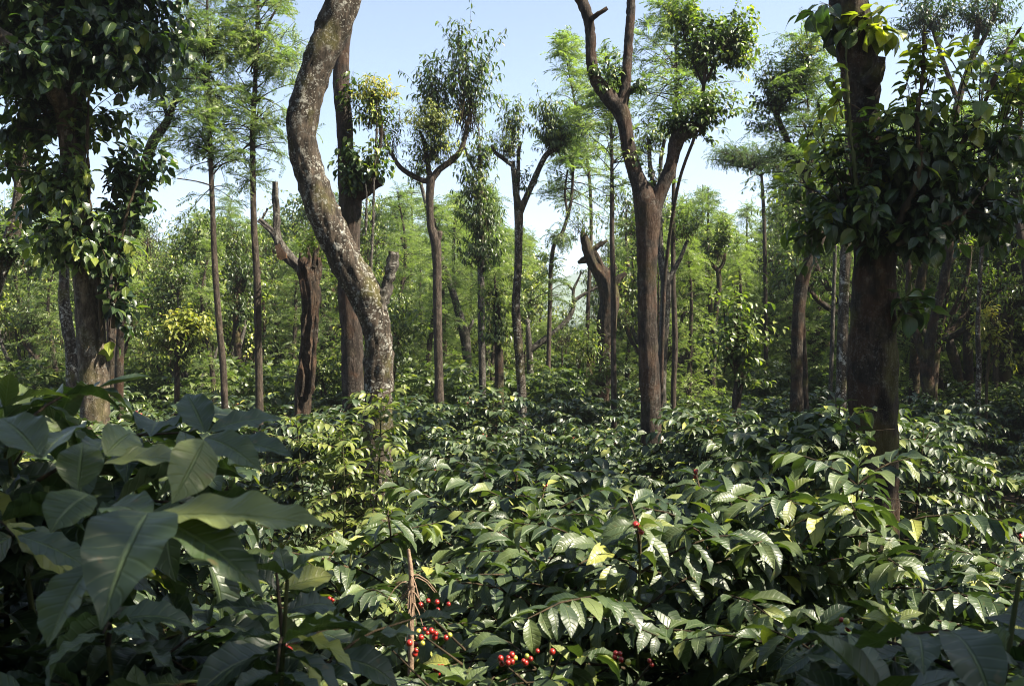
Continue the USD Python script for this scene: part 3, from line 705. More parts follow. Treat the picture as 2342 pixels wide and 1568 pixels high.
# the crooked trunk spotted with lichen
tree('crooked_tree', 'crooked S-bent trunk spotted with pale lichen, a broken stub at its bend', 8.0, 'lichen_bark', [
    ('trunk', [(862, 1075, 62), (866, 960, 62), (866, 885, 63), (865, 791, 65), (855, 728, 76), (832, 668, 80), (792, 602, 74), (762, 539, 70), (740, 491, 68), (718, 425, 68), (698, 362, 70), (688, 299, 67), (696, 240, 64), (708, 200, 66), (726, 157, 68), (752, 85, 76), (778, 20, 76), (796, -40, 74), (800, -160, 66), (770, -300, 54)], None),
    ('broken_stub', [(868, 706, 30, -.03), (884, 660, 24), (894, 615, 22), (901, 576, 20)], 'grey_bark'),
    ('limb', [(786, -250, 44), (850, -380, 36), (930, -480, 26)], None),
    ('limb', [(775, -280, 44), (720, -400, 34), (660, -520, 24)], None),
], crowns=[dict(c=(930, -540), r=(120, 90), n=26, per=12, size=.1, shape='oval', b=(920, -470)), dict(c=(640, -580), r=(120, 90), n=26, per=12, size=.1, shape='oval', b=(665, -515))],
    sides=44, rough=.2, fine=.032, phrase='the crooked lichen-spotted trunk', seed=4)

# the big trunk with the leafy thicket of vines
tree('vine_thicket_tree', 'thick dark trunk wrapped halfway up in a dense thicket of broad-leaved vines', 6.0, 'mossy_bark', [
    ('trunk', [(2008, 1215, 92), (2004, 1100, 98), (2000, 1000, 104), (1994, 880, 106), (1998, 700, 100), (2000, 560, 94), (1990, 420, 84), (1976, 300, 72), (1970, 240, 72), (1968, 180, 80), (1956, 95, 84), (1942, 0, 84), (1930, -120, 80), (1925, -320, 66)], None),
    ('broken_stub', [(1985, 190, 40, -.1), (2004, 165, 30, -.16), (2012, 130, 16, -.2)], None),
    ('vine_stem', [(2040, 760, 12, -.1), (2068, 700, 9, -.2), (2085, 640, 8, -.25), (2110, 590, 6, -.3), (2140, 560, 5, -.3)], 'green_stem'),
    ('vine_stem', [(2040, 540, 14, -.25), (2100, 400, 12, -.4), (2098, 270, 10, -.4), (2110, 180, 8, -.4), (2115, 60, 6, -.4)], 'twig_bark'),
    ('vine_stem', [(2060, 520, 14, -.2), (2180, 360, 11, -.3), (2250, 240, 9, -.2), (2300, 120, 6), (2370, 10, 5)], 'twig_bark'),
    ('vine_stem', [(1960, 430, 9, -.3), (1945, 300, 8, -.35), (1938, 200, 7, -.35), (1934, 95, 5, -.35)], 'green_stem'),
    ('vine_stem', [(1915, 480, 9, -.1), (1895, 390, 8, -.1), (1880, 300, 7, -.1), (1870, 230, 5, -.1)], 'green_stem'),
    ('vine_stem', [(2050, 560, 10, -.3), (2130, 530, 8, -.4), (2210, 480, 7, -.4), (2280, 380, 5, -.3)], 'twig_bark'),
], crowns=[
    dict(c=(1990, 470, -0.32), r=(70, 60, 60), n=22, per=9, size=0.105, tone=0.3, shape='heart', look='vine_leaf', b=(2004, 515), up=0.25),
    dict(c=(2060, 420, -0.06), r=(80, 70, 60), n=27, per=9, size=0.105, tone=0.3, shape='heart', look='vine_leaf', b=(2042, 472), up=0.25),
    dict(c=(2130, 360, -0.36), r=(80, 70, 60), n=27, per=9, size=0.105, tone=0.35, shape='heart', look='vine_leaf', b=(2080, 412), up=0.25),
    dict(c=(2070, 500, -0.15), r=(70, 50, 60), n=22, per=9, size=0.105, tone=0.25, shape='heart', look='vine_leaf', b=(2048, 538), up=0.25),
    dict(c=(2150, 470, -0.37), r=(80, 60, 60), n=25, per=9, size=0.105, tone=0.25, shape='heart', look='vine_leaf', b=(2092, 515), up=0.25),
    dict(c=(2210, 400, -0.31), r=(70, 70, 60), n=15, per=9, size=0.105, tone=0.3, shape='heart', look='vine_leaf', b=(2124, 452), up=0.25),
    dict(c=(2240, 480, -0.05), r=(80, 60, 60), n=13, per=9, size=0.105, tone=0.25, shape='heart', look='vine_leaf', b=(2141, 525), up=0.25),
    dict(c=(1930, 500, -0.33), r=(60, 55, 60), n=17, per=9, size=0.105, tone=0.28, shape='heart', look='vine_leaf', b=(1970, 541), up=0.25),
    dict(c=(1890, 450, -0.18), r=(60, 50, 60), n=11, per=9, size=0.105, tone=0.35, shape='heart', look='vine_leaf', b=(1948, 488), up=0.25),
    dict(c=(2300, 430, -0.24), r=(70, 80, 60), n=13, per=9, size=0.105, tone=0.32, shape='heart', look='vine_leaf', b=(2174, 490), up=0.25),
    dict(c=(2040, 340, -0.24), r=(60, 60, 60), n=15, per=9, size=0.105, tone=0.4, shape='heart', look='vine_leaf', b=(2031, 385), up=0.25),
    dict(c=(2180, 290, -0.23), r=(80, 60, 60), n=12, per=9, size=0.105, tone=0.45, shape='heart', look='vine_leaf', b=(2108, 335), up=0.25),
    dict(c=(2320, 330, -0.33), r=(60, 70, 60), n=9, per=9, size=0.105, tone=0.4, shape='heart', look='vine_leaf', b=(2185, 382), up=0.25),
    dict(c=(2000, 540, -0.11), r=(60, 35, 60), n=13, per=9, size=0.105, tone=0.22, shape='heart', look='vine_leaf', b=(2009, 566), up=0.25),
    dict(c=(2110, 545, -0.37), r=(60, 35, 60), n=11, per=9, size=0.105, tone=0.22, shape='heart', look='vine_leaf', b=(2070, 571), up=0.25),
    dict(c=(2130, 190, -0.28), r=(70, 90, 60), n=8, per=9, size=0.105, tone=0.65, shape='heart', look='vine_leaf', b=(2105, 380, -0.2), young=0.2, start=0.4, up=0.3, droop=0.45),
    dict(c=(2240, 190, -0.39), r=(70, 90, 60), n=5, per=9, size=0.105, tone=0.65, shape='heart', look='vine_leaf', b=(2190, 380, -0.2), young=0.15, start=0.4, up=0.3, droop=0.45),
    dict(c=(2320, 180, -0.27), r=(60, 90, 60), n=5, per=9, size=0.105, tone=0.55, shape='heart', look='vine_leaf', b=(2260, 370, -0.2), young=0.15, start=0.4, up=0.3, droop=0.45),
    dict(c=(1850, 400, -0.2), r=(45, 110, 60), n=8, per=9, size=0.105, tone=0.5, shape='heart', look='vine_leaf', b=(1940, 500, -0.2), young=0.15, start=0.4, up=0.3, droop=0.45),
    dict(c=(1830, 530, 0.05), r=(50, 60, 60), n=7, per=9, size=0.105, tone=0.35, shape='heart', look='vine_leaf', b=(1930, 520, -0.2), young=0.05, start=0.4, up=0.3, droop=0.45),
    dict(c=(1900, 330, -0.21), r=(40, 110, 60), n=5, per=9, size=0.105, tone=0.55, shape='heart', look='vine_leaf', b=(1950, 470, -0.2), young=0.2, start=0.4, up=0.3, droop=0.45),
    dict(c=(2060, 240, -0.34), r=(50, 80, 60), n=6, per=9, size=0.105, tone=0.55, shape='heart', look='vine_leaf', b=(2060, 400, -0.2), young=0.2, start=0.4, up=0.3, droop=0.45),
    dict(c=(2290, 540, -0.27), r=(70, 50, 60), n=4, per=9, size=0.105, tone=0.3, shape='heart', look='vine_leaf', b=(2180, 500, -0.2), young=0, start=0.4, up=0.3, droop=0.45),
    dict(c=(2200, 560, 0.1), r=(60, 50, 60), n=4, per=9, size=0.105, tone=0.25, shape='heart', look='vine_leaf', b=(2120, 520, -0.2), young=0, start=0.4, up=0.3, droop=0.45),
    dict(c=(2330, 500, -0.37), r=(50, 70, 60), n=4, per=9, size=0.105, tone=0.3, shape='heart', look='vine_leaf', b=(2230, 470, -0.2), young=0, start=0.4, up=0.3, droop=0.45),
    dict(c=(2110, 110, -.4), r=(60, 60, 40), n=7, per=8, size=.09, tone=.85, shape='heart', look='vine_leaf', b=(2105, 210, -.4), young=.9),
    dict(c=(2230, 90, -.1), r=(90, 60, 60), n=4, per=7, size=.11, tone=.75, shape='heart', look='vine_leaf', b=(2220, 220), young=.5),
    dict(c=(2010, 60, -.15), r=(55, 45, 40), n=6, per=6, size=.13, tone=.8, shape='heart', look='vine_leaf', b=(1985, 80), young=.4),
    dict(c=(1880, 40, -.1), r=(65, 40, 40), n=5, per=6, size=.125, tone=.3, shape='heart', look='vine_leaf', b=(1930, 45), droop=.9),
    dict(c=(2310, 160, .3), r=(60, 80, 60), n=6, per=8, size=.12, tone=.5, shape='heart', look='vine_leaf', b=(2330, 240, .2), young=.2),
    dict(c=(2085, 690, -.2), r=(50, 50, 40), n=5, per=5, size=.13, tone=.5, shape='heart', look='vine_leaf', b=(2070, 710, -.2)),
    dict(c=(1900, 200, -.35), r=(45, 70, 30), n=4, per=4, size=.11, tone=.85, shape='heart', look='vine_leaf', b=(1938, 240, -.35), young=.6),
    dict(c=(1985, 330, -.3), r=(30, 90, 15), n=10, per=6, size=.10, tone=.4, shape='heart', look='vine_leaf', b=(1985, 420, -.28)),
], sides=40, rough=.15, fine=.022, phrase='the thick trunk with the vine thicket', leaf_parts=300, seed=5)

# the forked reddish brown trunk
tree('forked_tree', 'tall reddish brown trunk forking into three bare arms, a leafy tuft on the lower arm', 9.4, 'brown_bark', [
    ('trunk', [(1489, 950, 47), (1486, 870, 46), (1482, 780, 45), (1479, 650, 44), (1480, 560, 48), (1482, 500, 56), (1474, 455, 54), (1462, 420, 40), (1448, 380, 33), (1439, 347, 32), (1432, 300, 32), (1423, 262, 38), (1410, 235, 40)], None),
    ('limb', [(1484, 500, 46), (1505, 450, 34), (1528, 400, 31), (1539, 360, 28), (1546, 325, 34), (1566, 300, 34), (1600, 280, 26), (1625, 262, 18)], None),
    ('limb', [(1414, 248, 36), (1385, 212, 34), (1362, 180, 28), (1352, 130, 25), (1350, 80, 24), (1342, 30, 26), (1322, -15, 26), (1280, -100, 22)], None),
    ('limb', [(1416, 250, 34), (1428, 212, 27), (1434, 150, 23), (1439, 80, 21), (1444, 0, 20), (1450, -140, 16)], None),
    ('broken_stub', [(1352, 44, 14, -.05), (1374, 28, 11, -.1), (1389, 18, 9, -.12)], None),
], crowns=[
    dict(c=(1590, 262), r=(85, 55, 70), n=60, per=13, size=.062, tone=.42, shape='oval', b=(1585, 295)),
    dict(c=(1640, 235), r=(70, 45, 60), n=30, per=12, size=.06, tone=.55, shape='oval', b=(1610, 280), young=.06),
    dict(c=(1540, 270), r=(40, 40, 40), n=18, per=10, size=.06, tone=.4, shape='oval', b=(1560, 305)),
    dict(c=(1400, 175), r=(40, 60, 40), n=14, per=10, size=.065, tone=.4, shape='oval', b=(1400, 225), droop=.8),
    dict(c=(1360, 165), r=(26, 20, 26), n=6, per=8, size=.065, tone=.6, shape='oval', b=(1365, 175)),
    dict(c=(1470, 190), r=(40, 35, 30), n=10, per=8, size=.062, tone=.4, shape='oval', b=(1440, 210), droop=.8),
    dict(c=(1440, 345), r=(32, 60, 30), n=12, per=7, size=.06, tone=.6, shape='oval', b=(1440, 380), young=.2),
], sides=30, rough=.10, fine=.012, phrase='the forked reddish trunk', leaf_parts=300, seed=6)

# behind the crooked trunk
tree('scarred_tree', 'scarred reddish trunk with cut branch stub and climbing leaves, half behind the crooked trunk', 11.0, 'brown_bark', [
    ('trunk', [(808, 890, 50), (806, 800, 49), (802, 730, 48), (797, 680, 48), (798, 590, 46), (800, 500, 50), (799, 440, 52), (794, 400, 44), (791, 350, 38), (787, 280, 36), (780, 190, 36), (784, 110, 33), (792, 40, 30), (800, -80, 26)], None),
    ('broken_stub', [(806, 452, 40), (838, 430, 32, -.1), (868, 412, 22, -.15)], 'dead_wood'),
    ('vine_stem', [(846, 650, 6, -.3), (852, 540, 6, -.3), (856, 400, 5, -.3), (862, 290, 4, -.3), (860, 230, 3, -.3)], 'grey_bark'),
    ('vine_stem', [(836, 540, 4, -.3), (838, 440, 4, -.3), (826, 380, 3, -.3)], 'grey_bark'),
    ('limb', [(846, 430, 14), (862, 360, 11), (872, 310, 9), (866, 250, 8)], None),
], crowns=[
    dict(c=(815, 350, -.25), r=(45, 80, 30), n=26, per=9, size=.10, tone=.45, shape='heart', look='vine_leaf', b=(808, 430, -.2), droop=.9),
    dict(c=(860, 350, -.2), r=(45, 80, 40), n=20, per=8, size=.09, tone=.5, shape='heart', look='vine_leaf', b=(848, 420, -.2), droop=.8, young=.1),
    dict(c=(845, 225, -.2), r=(68, 60, 45), n=50, per=12, size=.075, tone=.62, shape='lance', look='broad_leaf', b=(858, 280, -.2), young=.3),
    dict(c=(852, 200, -.3), r=(58, 36, 40), n=40, per=10, size=.07, tone=.7, shape='lance', look='young_leaf', b=(856, 230, -.2)),
    dict(c=(795, 200, -.2), r=(24, 60, 24), n=10, per=6, size=.09, tone=.5, shape='heart', look='vine_leaf', b=(800, 260, -.2)),
], sides=24, rough=.17, fine=.018, phrase='the scarred reddish trunk', leaf_parts=150, seed=7)

tree('dead_tree', 'dead hollow stump with split rusty wood and two broken bare limbs', 11.5, 'dead_wood', [
    ('trunk', [(692, 905, 38), (699, 830, 30), (707, 760, 31), (711, 690, 36), (706, 640, 40), (700, 608, 36), (706, 592, 22)], None),
    ('limb', [(700, 618, 34), (676, 603, 26), (655, 582, 24), (640, 560, 24), (628, 536, 18), (610, 518, 13), (592, 503, 11)], 'grey_bark'),
    ('broken_limb', [(636, 556, 20), (632, 520, 17), (633, 480, 15), (630, 450, 14), (629, 416, 13)], 'grey_bark'),
    ('broken_stub', [(596, 505, 8), (604, 490, 7), (612, 476, 5)], 'grey_bark'),
    ('broken_wood', [(648, 592, 17, -.12), (641, 575, 18, -.14), (634, 562, 12, -.12)], 'broken_wood'),
    ('broken_stub', [(722, 640, 20), (728, 606, 14), (726, 590, 8)], None), ('splinter', [(690, 620, 12, -.1), (686, 596, 8, -.12), (688, 578, 2, -.12)], None), ('splinter', [(706, 610, 12, -.15), (708, 588, 8, -.16), (704, 566, 2, -.16)], None),
    ('splinter', [(716, 610, 12, -.05), (722, 580, 7, -.05), (730, 566, 2, -.05)], None), ('splinter', [(684, 905, 14, -.15), (690, 860, 12, -.18), (688, 820, 3, -.16)], None), ('buttress', [(712, 900, 14, -.1), (716, 840, 11, -.12), (722, 760, 9, -.12), (726, 690, 4, -.1)], None), ('buttress', [(694, 740, 10, -.2), (698, 690, 11, -.22), (694, 640, 5, -.2)], None),
], crowns=[dict(c=(720, 560, .8), r=(55, 75, 50), n=50, per=13, size=.07, tone=.5, shape='lance', b=(722, 610, .5), young=.08)],
    sides=40, rough=.25, fine=.03, groove=.6, phrase='the dead hollow stump', seed=8)

# two slim silver oaks
tree('silver_oak', 'slender silver oak with bare pole and fern-like leaves, thinner of two side by side', 12.0, 'slim_bark', [
    ('trunk', [(512, 870, 16), (501, 740, 15), (491, 600, 14), (486, 470, 12), (481, 350, 11), (478, 250, 9), (476, 120, 7), (474, 0, 5), (473, -90, 3)], None),
    ('branch', [(486, 425, 4), (450, 415, 3, -.2), (405, 408, 2.5, -.3)], None), ('branch', [(487, 400, 4), (510, 375, 3), (545, 365, 2.5)], None),
], oaks=[dict(v=(400, -60), reach=155, n=70, size=.24, tone=.62, per=11), dict(v=(450, 330), reach=90, n=9, size=.22, tone=.4, per=6, asc=.3)],
    crowns=[dict(c=c_, r=r_, n=n_, per=9, size=.2, tone=t_, shape='frond', look='feather_leaf', b=b_, droop=.8) for c_, r_, n_, t_, b_ in (((415, 140), (60, 80), 16, .5, (477, 200)), ((520, 90), (60, 70), 16, .7, (477, 130)), ((455, 300), (50, 60), 12, .4, (480, 340)), ((500, 220), (50, 60), 12, .6, (478, 260)))],
    sides=10, rough=.05, phrase='the thinner slim silver oak', seed=9)
tree('silver_oak', 'straight silver oak with ringed bare stem and tufted leaves, beside a thinner one', 12.3, 'slim_bark', [
    ('trunk', [(593, 890, 18), (590, 760, 17), (588, 640, 17), (582, 540, 15), (579, 440, 14), (578, 300, 13), (583, 200, 11), (587, 130, 10), (590, 0, 8), (592, -110, 5)], None),
    ('branch', [(582, 318, 6), (545, 352, 3, -.2), (520, 372, 2, -.2)], None), ('branch', [(584, 110, 8), (610, 60, 6), (650, -10, 5)], None),
], oaks=[dict(v=(300, -100), reach=165, n=70, size=.24, tone=.66, per=11), dict(v=(360, 230), reach=85, n=20, size=.24, tone=.6, per=7, asc=.35), dict(v=(430, 400), reach=45, n=6, size=.24, tone=.3, per=7, asc=.3)],
    crowns=[dict(c=c_, r=r_, n=n_, per=9, size=.2, tone=t_, shape='frond', look='feather_leaf', b=b_, droop=.8) for c_, r_, n_, t_, b_ in (((655, 110), (55, 90), 18, .7, (588, 150)), ((560, 60), (55, 70), 14, .6, (588, 110)), ((620, 250), (45, 50), 10, .7, (580, 290)))],
    sides=10, rough=.05, phrase='the ringed silver oak', seed=10)

tree('pollarded_tree', 'slim pollarded tree with three raised arms and bright yellow-green tuft in its middle', 14.0, 'slim_bark', [
    ('trunk', [(1005, 935, 23), (1003, 820, 20), (1000, 700, 20), (1000, 620, 20), (996, 550, 24), (986, 520, 18), (983, 470, 17), (984, 425, 19), (986, 405, 22)], None),
    ('limb', [(986, 412, 18), (1005, 388, 15), (1030, 370, 14), (1050, 350, 13), (1062, 322, 11), (1068, 290, 10), (1074, 262, 7)], None),
    ('limb', [(984, 415, 17), (965, 412, 12), (940, 400, 12), (915, 382, 11), (895, 350, 9), (880, 318, 8), (868, 280, 6)], None),
    ('limb', [(985, 410, 14), (977, 370, 11), (972, 330, 9), (960, 300, 7)], None),
    ('broken_stub', [(998, 560, 16), (1004, 540, 14), (1007, 528, 10)], None),
], crowns=[
    dict(c=(985, 305), r=(66, 66, 55), n=90, per=13, size=.07, tone=.6, shape='lance', look='broad_leaf', b=(982, 370), young=.3),
    dict(c=(985, 262, -.3), r=(62, 36, 50), n=70, per=12, size=.065, tone=.2, shape='lance', look='young_leaf', b=(985, 300)),
    dict(c=(1065, 150), r=(95, 100, 60), n=70, per=13, size=.105, tone=.35, shape='lance', b=(1066, 280), up=.3, droop=.8),
    dict(c=(985, 190), r=(50, 70, 40), n=36, per=12, size=.105, tone=.35, shape='lance', b=(1000, 290), up=.3, droop=.8),
    dict(c=(1040, 80), r=(40, 45, 35), n=14, per=10, size=.10, tone=.4, shape='lance', b=(1050, 200), up=.3, droop=.8),
    dict(c=(1085, 240), r=(45, 50, 40), n=24, per=12, size=.075, tone=.6, shape='lance', b=(1070, 290), young=.15),
    dict(c=(890, 300), r=(50, 60, 40), n=24, per=11, size=.08, tone=.5, shape='lance', b=(885, 350), young=.12),
    dict(c=(955, 370), r=(40, 40, 40), n=16, per=10, size=.075, tone=.5, shape='lance', b=(960, 400)),
    dict(c=(1030, 330), r=(35, 40, 30), n=18, per=11, size=.07, tone=.6, shape='lance', b=(1030, 365), young=.2),
], sides=14, rough=.09, fine=.006, phrase='the pollarded tree with the yellow-green tuft', leaf_parts=0, seed=11)

tree('ivy_column_tree', 'narrow tree clothed in a tall column of drooping dark leaves', 16.0, 'grey_bark', [
    ('trunk', [(1104, 900, 16), (1101, 760, 16), (1100, 640, 16), (1099, 540, 14), (1098, 430, 11), (1096, 330, 8)], None),
    ('limb', [(1099, 420, 9), (1075, 370, 6), (1060, 330, 5)], None)],
    crowns=[dict(c=(1098, 555), r=(58, 55, 50), n=56, per=12, size=.10, tone=.38, shape='lance', b=(1099, 600), droop=1.1), dict(c=(1090, 470), r=(62, 60, 50), n=60, per=12, size=.10, tone=.42, shape='lance', b=(1098, 530), droop=1.1),
            dict(c=(1085, 390), r=(50, 55, 45), n=46, per=12, size=.095, tone=.5, shape='lance', b=(1096, 450), droop=1.0), dict(c=(1095, 330), r=(42, 40, 38), n=28, per=12, size=.09, tone=.55, shape='lance', b=(1096, 380), droop=.9, young=.08)],
    sides=12, rough=.12, phrase='the column of drooping leaves', seed=12)

tree('mossy_stem_tree', 'short mossy yellow-brown stem under a mass of drooping leaves', 15.0, 'mossy_bark', [
    ('trunk', [(1142, 895, 21), (1141, 820, 20), (1138, 740, 17), (1132, 660, 12)], None)],
    crowns=[dict(c=(1130, 740), r=(42, 70, 38), n=46, per=11, size=.09, tone=.55, shape='lance', b=(1138, 780), droop=1.0), dict(c=(1120, 660), r=(40, 40, 34), n=26, per=11, size=.085, tone=.65, shape='lance', b=(1132, 690), young=.15)], sides=12, rough=.15, phrase='the mossy short stem', seed=13)

tree('pollarded_tree', 'dark speckled pollarded trunk with one long slanting arm and two clipped green heads', 15.0, 'lichen_bark', [
    ('trunk', [(1193, 900, 21), (1188, 820, 20), (1182, 740, 20), (1180, 690, 19), (1185, 610, 18), (1186, 540, 18), (1186, 480, 20), (1180, 440, 14), (1176, 400, 13), (1172, 370, 12)], None),
    ('limb', [(1187, 490, 18), (1202, 455, 15), (1222, 410, 14), (1240, 370, 13), (1256, 348, 13), (1278, 335, 11), (1290, 310, 9)], None),
    ('limb', [(1183, 460, 10), (1185, 400, 9), (1186, 350, 9), (1190, 325, 9)], None),
    ('limb', [(1172, 378, 11), (1150, 362, 10), (1132, 348, 9), (1125, 332, 7)], None)],
    crowns=[dict(c=(1158, 318), r=(45, 40, 40), n=56, per=13, size=.065, tone=.62, shape='lance', b=(1165, 355), young=.15), dict(c=(1168, 240), r=(38, 45, 34), n=28, per=11, size=.09, tone=.5, shape='lance', b=(1175, 320), droop=1.0),
            dict(c=(1262, 290), r=(55, 50, 45), n=60, per=13, size=.085, tone=.48, shape='lance', b=(1265, 335), droop=1.0, young=.08), dict(c=(1240, 235), r=(40, 40, 34), n=26, per=11, size=.085, tone=.5, shape='lance', b=(1255, 300), droop=1.1, young=.1),
            dict(c=(1300, 290), r=(45, 40, 36), n=40, per=13, size=.07, tone=.6, shape='lance', b=(1285, 320), young=.1), dict(c=(1210, 400), r=(36, 36, 30), n=14, per=9, size=.075, tone=.4, shape='lance', b=(1195, 420))],
    sides=14, rough=.09, fine=.006, phrase='the dark speckled pollard', seed=14)

tree('leaning_tree', 'grey lichen-streaked trunk leaning away, behind the slim pollard', 19.0, 'grey_bark', [
    ('trunk', [(1071, 890, 21), (1067, 800, 21), (1060, 755, 23), (1046, 705, 17), (1030, 650, 15), (1014, 610, 14), (1000, 560, 12), (985, 510, 10), (968, 440, 9), (955, 395, 8)], None),
    ('broken_stub', [(1066, 765, 12), (1078, 742, 8), (1082, 730, 5)], None)], crowns=[dict(c=(950, 390), r=(40, 30), n=16, per=10, size=.08, tone=.5, b=(958, 410))], sides=12, rough=.12, phrase='the leaning grey trunk', seed=15)

tree('grey_forked_tree', 'pale grey trunk with upright twin arms standing just behind the forked reddish trunk', 14.0, 'grey_bark', [
    ('trunk', [(1513, 880, 22), (1517, 780, 23), (1522, 690, 24), (1522, 640, 24), (1512, 590, 17), (1508, 520, 15), (1506, 460, 13), (1494, 420, 11), (1486, 370, 10), (1485, 320, 9)], None),
    ('limb', [(1507, 470, 11), (1510, 410, 10), (1512, 360, 9), (1520, 320, 8)], None), ('limb', [(1523, 650, 17), (1540, 620, 12), (1556, 590, 10), (1572, 550, 8)], None)],
    crowns=[dict(c=(1490, 290), r=(60, 60), n=40, per=11, size=.08, tone=.55, b=(1490, 340)), dict(c=(1570, 500), r=(45, 45), n=30, per=11, size=.075, tone=.5, b=(1570, 545)), dict(c=(1500, 390), r=(36, 36), n=16, per=10, size=.075, tone=.4, b=(1500, 420))], sides=12, rough=.12, phrase='the pale twin-armed trunk', seed=16)

tree('silver_oak', 'straight brown pole of a silver oak close beside the forked reddish trunk', 14.5, 'slim_bark', [('trunk', [(1540, 905, 13), (1544, 780, 13), (1540, 640, 11), (1540, 500, 10), (1541, 420, 9), (1545, 250, 7), (1548, 60, 5), (1550, -60, 3)], None)],
     oaks=[dict(v=(300, -40), reach=170, n=80, size=.27, tone=.65, per=10), dict(v=(560, 420), reach=70, n=6, size=.24, tone=.6, per=6, asc=.3)], sides=10, rough=.05, phrase='the brown pole beside the forked trunk', seed=17)
tree('silver_oak', 'dark slim silver oak pole passing before the gnarled broken trunk', 14.0, 'slim_bark', [('trunk', [(1404, 900, 13), (1403, 760, 12), (1402, 640, 12), (1400, 560, 11), (1400, 480, 10), (1399, 340, 7), (1396, 220, 5), (1390, 130, 4)], None)],
     oaks=[dict(v=(400, 130), reach=125, n=60, size=.25, tone=.7, per=9), dict(v=(520, 420), reach=60, n=6, size=.22, tone=.6, per=6, asc=.3)], sides=10, rough=.05, phrase='the dark slim pole', seed=18)
tree('silver_oak', 'pale green silver oak with airy plume rising into open sky', 20.0, 'slim_bark', [('trunk', [(1340, 900, 9), (1345, 700, 9), (1352, 520, 8), (1345, 380, 7), (1320, 260, 5), (1300, 160, 3), (1290, 90, 2)], None)],
     oaks=[dict(v=(430, 90), reach=95, n=90, size=.30, tone=.9, per=10)], sides=8, rough=.05, phrase='the pale plume', seed=19)

tree('gnarled_tree', 'gnarled old trunk with hollow twisted limbs and jagged broken stubs', 17.0, 'dead_wood', [
    ('trunk', [(1377, 905, 38), (1380, 840, 40), (1386, 790, 34), (1387, 740, 44), (1391, 700, 44), (1389, 660, 44), (1384, 638, 42), (1366, 618, 28), (1350, 590, 26), (1342, 566, 24), (1336, 545, 20), (1330, 530, 8)], 'mossy_bark'),
    ('limb', [(1388, 648, 28), (1378, 620, 20), (1366, 592, 16), (1358, 575, 14)], None),
    ('broken_stub', [(1345, 590, 16), (1332, 596, 12), (1322, 601, 6)], 'mossy_bark'), ('broken_stub', [(1346, 582, 14), (1368, 562, 12), (1388, 550, 8)], 'mossy_bark'),
    ('broken_stub', [(1394, 660, 24), (1412, 640, 16), (1432, 624, 8)], 'mossy_bark'), ('broken_stub', [(1392, 640, 22), (1400, 616, 16), (1410, 608, 8)], 'mossy_bark')],
    crowns=[dict(c=(1330, 500), r=(50, 40), n=26, per=11, size=.08, tone=.6, b=(1335, 535)), dict(c=(1345, 770, -1.5), r=(35, 50), n=34, per=11, size=.085, tone=.6, b=(1352, 830, -1.5), young=.12), dict(c=(1385, 830, -1.0), r=(45, 40), n=26, per=10, size=.085, tone=.5, b=(1385, 870, -1.0))], sides=24, rough=.25, fine=.03, groove=.25, phrase='the gnarled broken trunk', seed=20)

tree('feathery_tree', 'thin zigzag stem holding separate soft feathery tufts', 18.0, 'slim_bark', [('trunk', [(1254, 860, 11), (1256, 760, 10), (1258, 680, 10), (1261, 600, 10), (1268, 560, 9), (1286, 532, 9), (1298, 495, 8), (1306, 460, 7), (1310, 400, 6), (1306, 340, 4)], None), ('limb', [(1298, 490, 6), (1292, 440, 5), (1298, 390, 4)], None)],
     oaks=[dict(v=(470, 330), reach=115, n=50, size=.28, tone=.55, per=10, asc=.4), dict(v=(700, 600), reach=70, n=12, size=.28, tone=.35, per=8, asc=.3)],
     crowns=[dict(c=(1275, 535), r=(36, 24), n=12, per=8, size=.25, tone=.4, shape='frond', look='feather_leaf', b=(1280, 545))], sides=8, rough=.08, phrase='the zigzag feathery stem', seed=21)

tree('fallen_limb_tree', 'pale trunk with a long low limb slanting up to bare forked tips', 20.0, 'grey_bark', [
    ('trunk', [(1214, 890, 17), (1212, 820, 15), (1209, 770, 13), (1206, 730, 9)], None), ('limb', [(1214, 800, 15), (1240, 780, 15), (1268, 760, 14), (1292, 738, 13), (1310, 708, 10), (1312, 680, 8)], None),
    ('limb', [(1311, 690, 9), (1330, 676, 8), (1352, 664, 7), (1368, 656, 6)], None), ('limb', [(1311, 690, 8), (1312, 662, 7), (1322, 640, 5), (1330, 622, 4)], None), ('limb', [(1311, 664, 6), (1300, 652, 5), (1290, 645, 3)], None)],
    crowns=[dict(c=(1290, 700), r=(30, 26), n=14, per=9, size=.09, tone=.75, b=(1300, 715))], sides=12, rough=.12, phrase='the pale low slanting limb', seed=22)

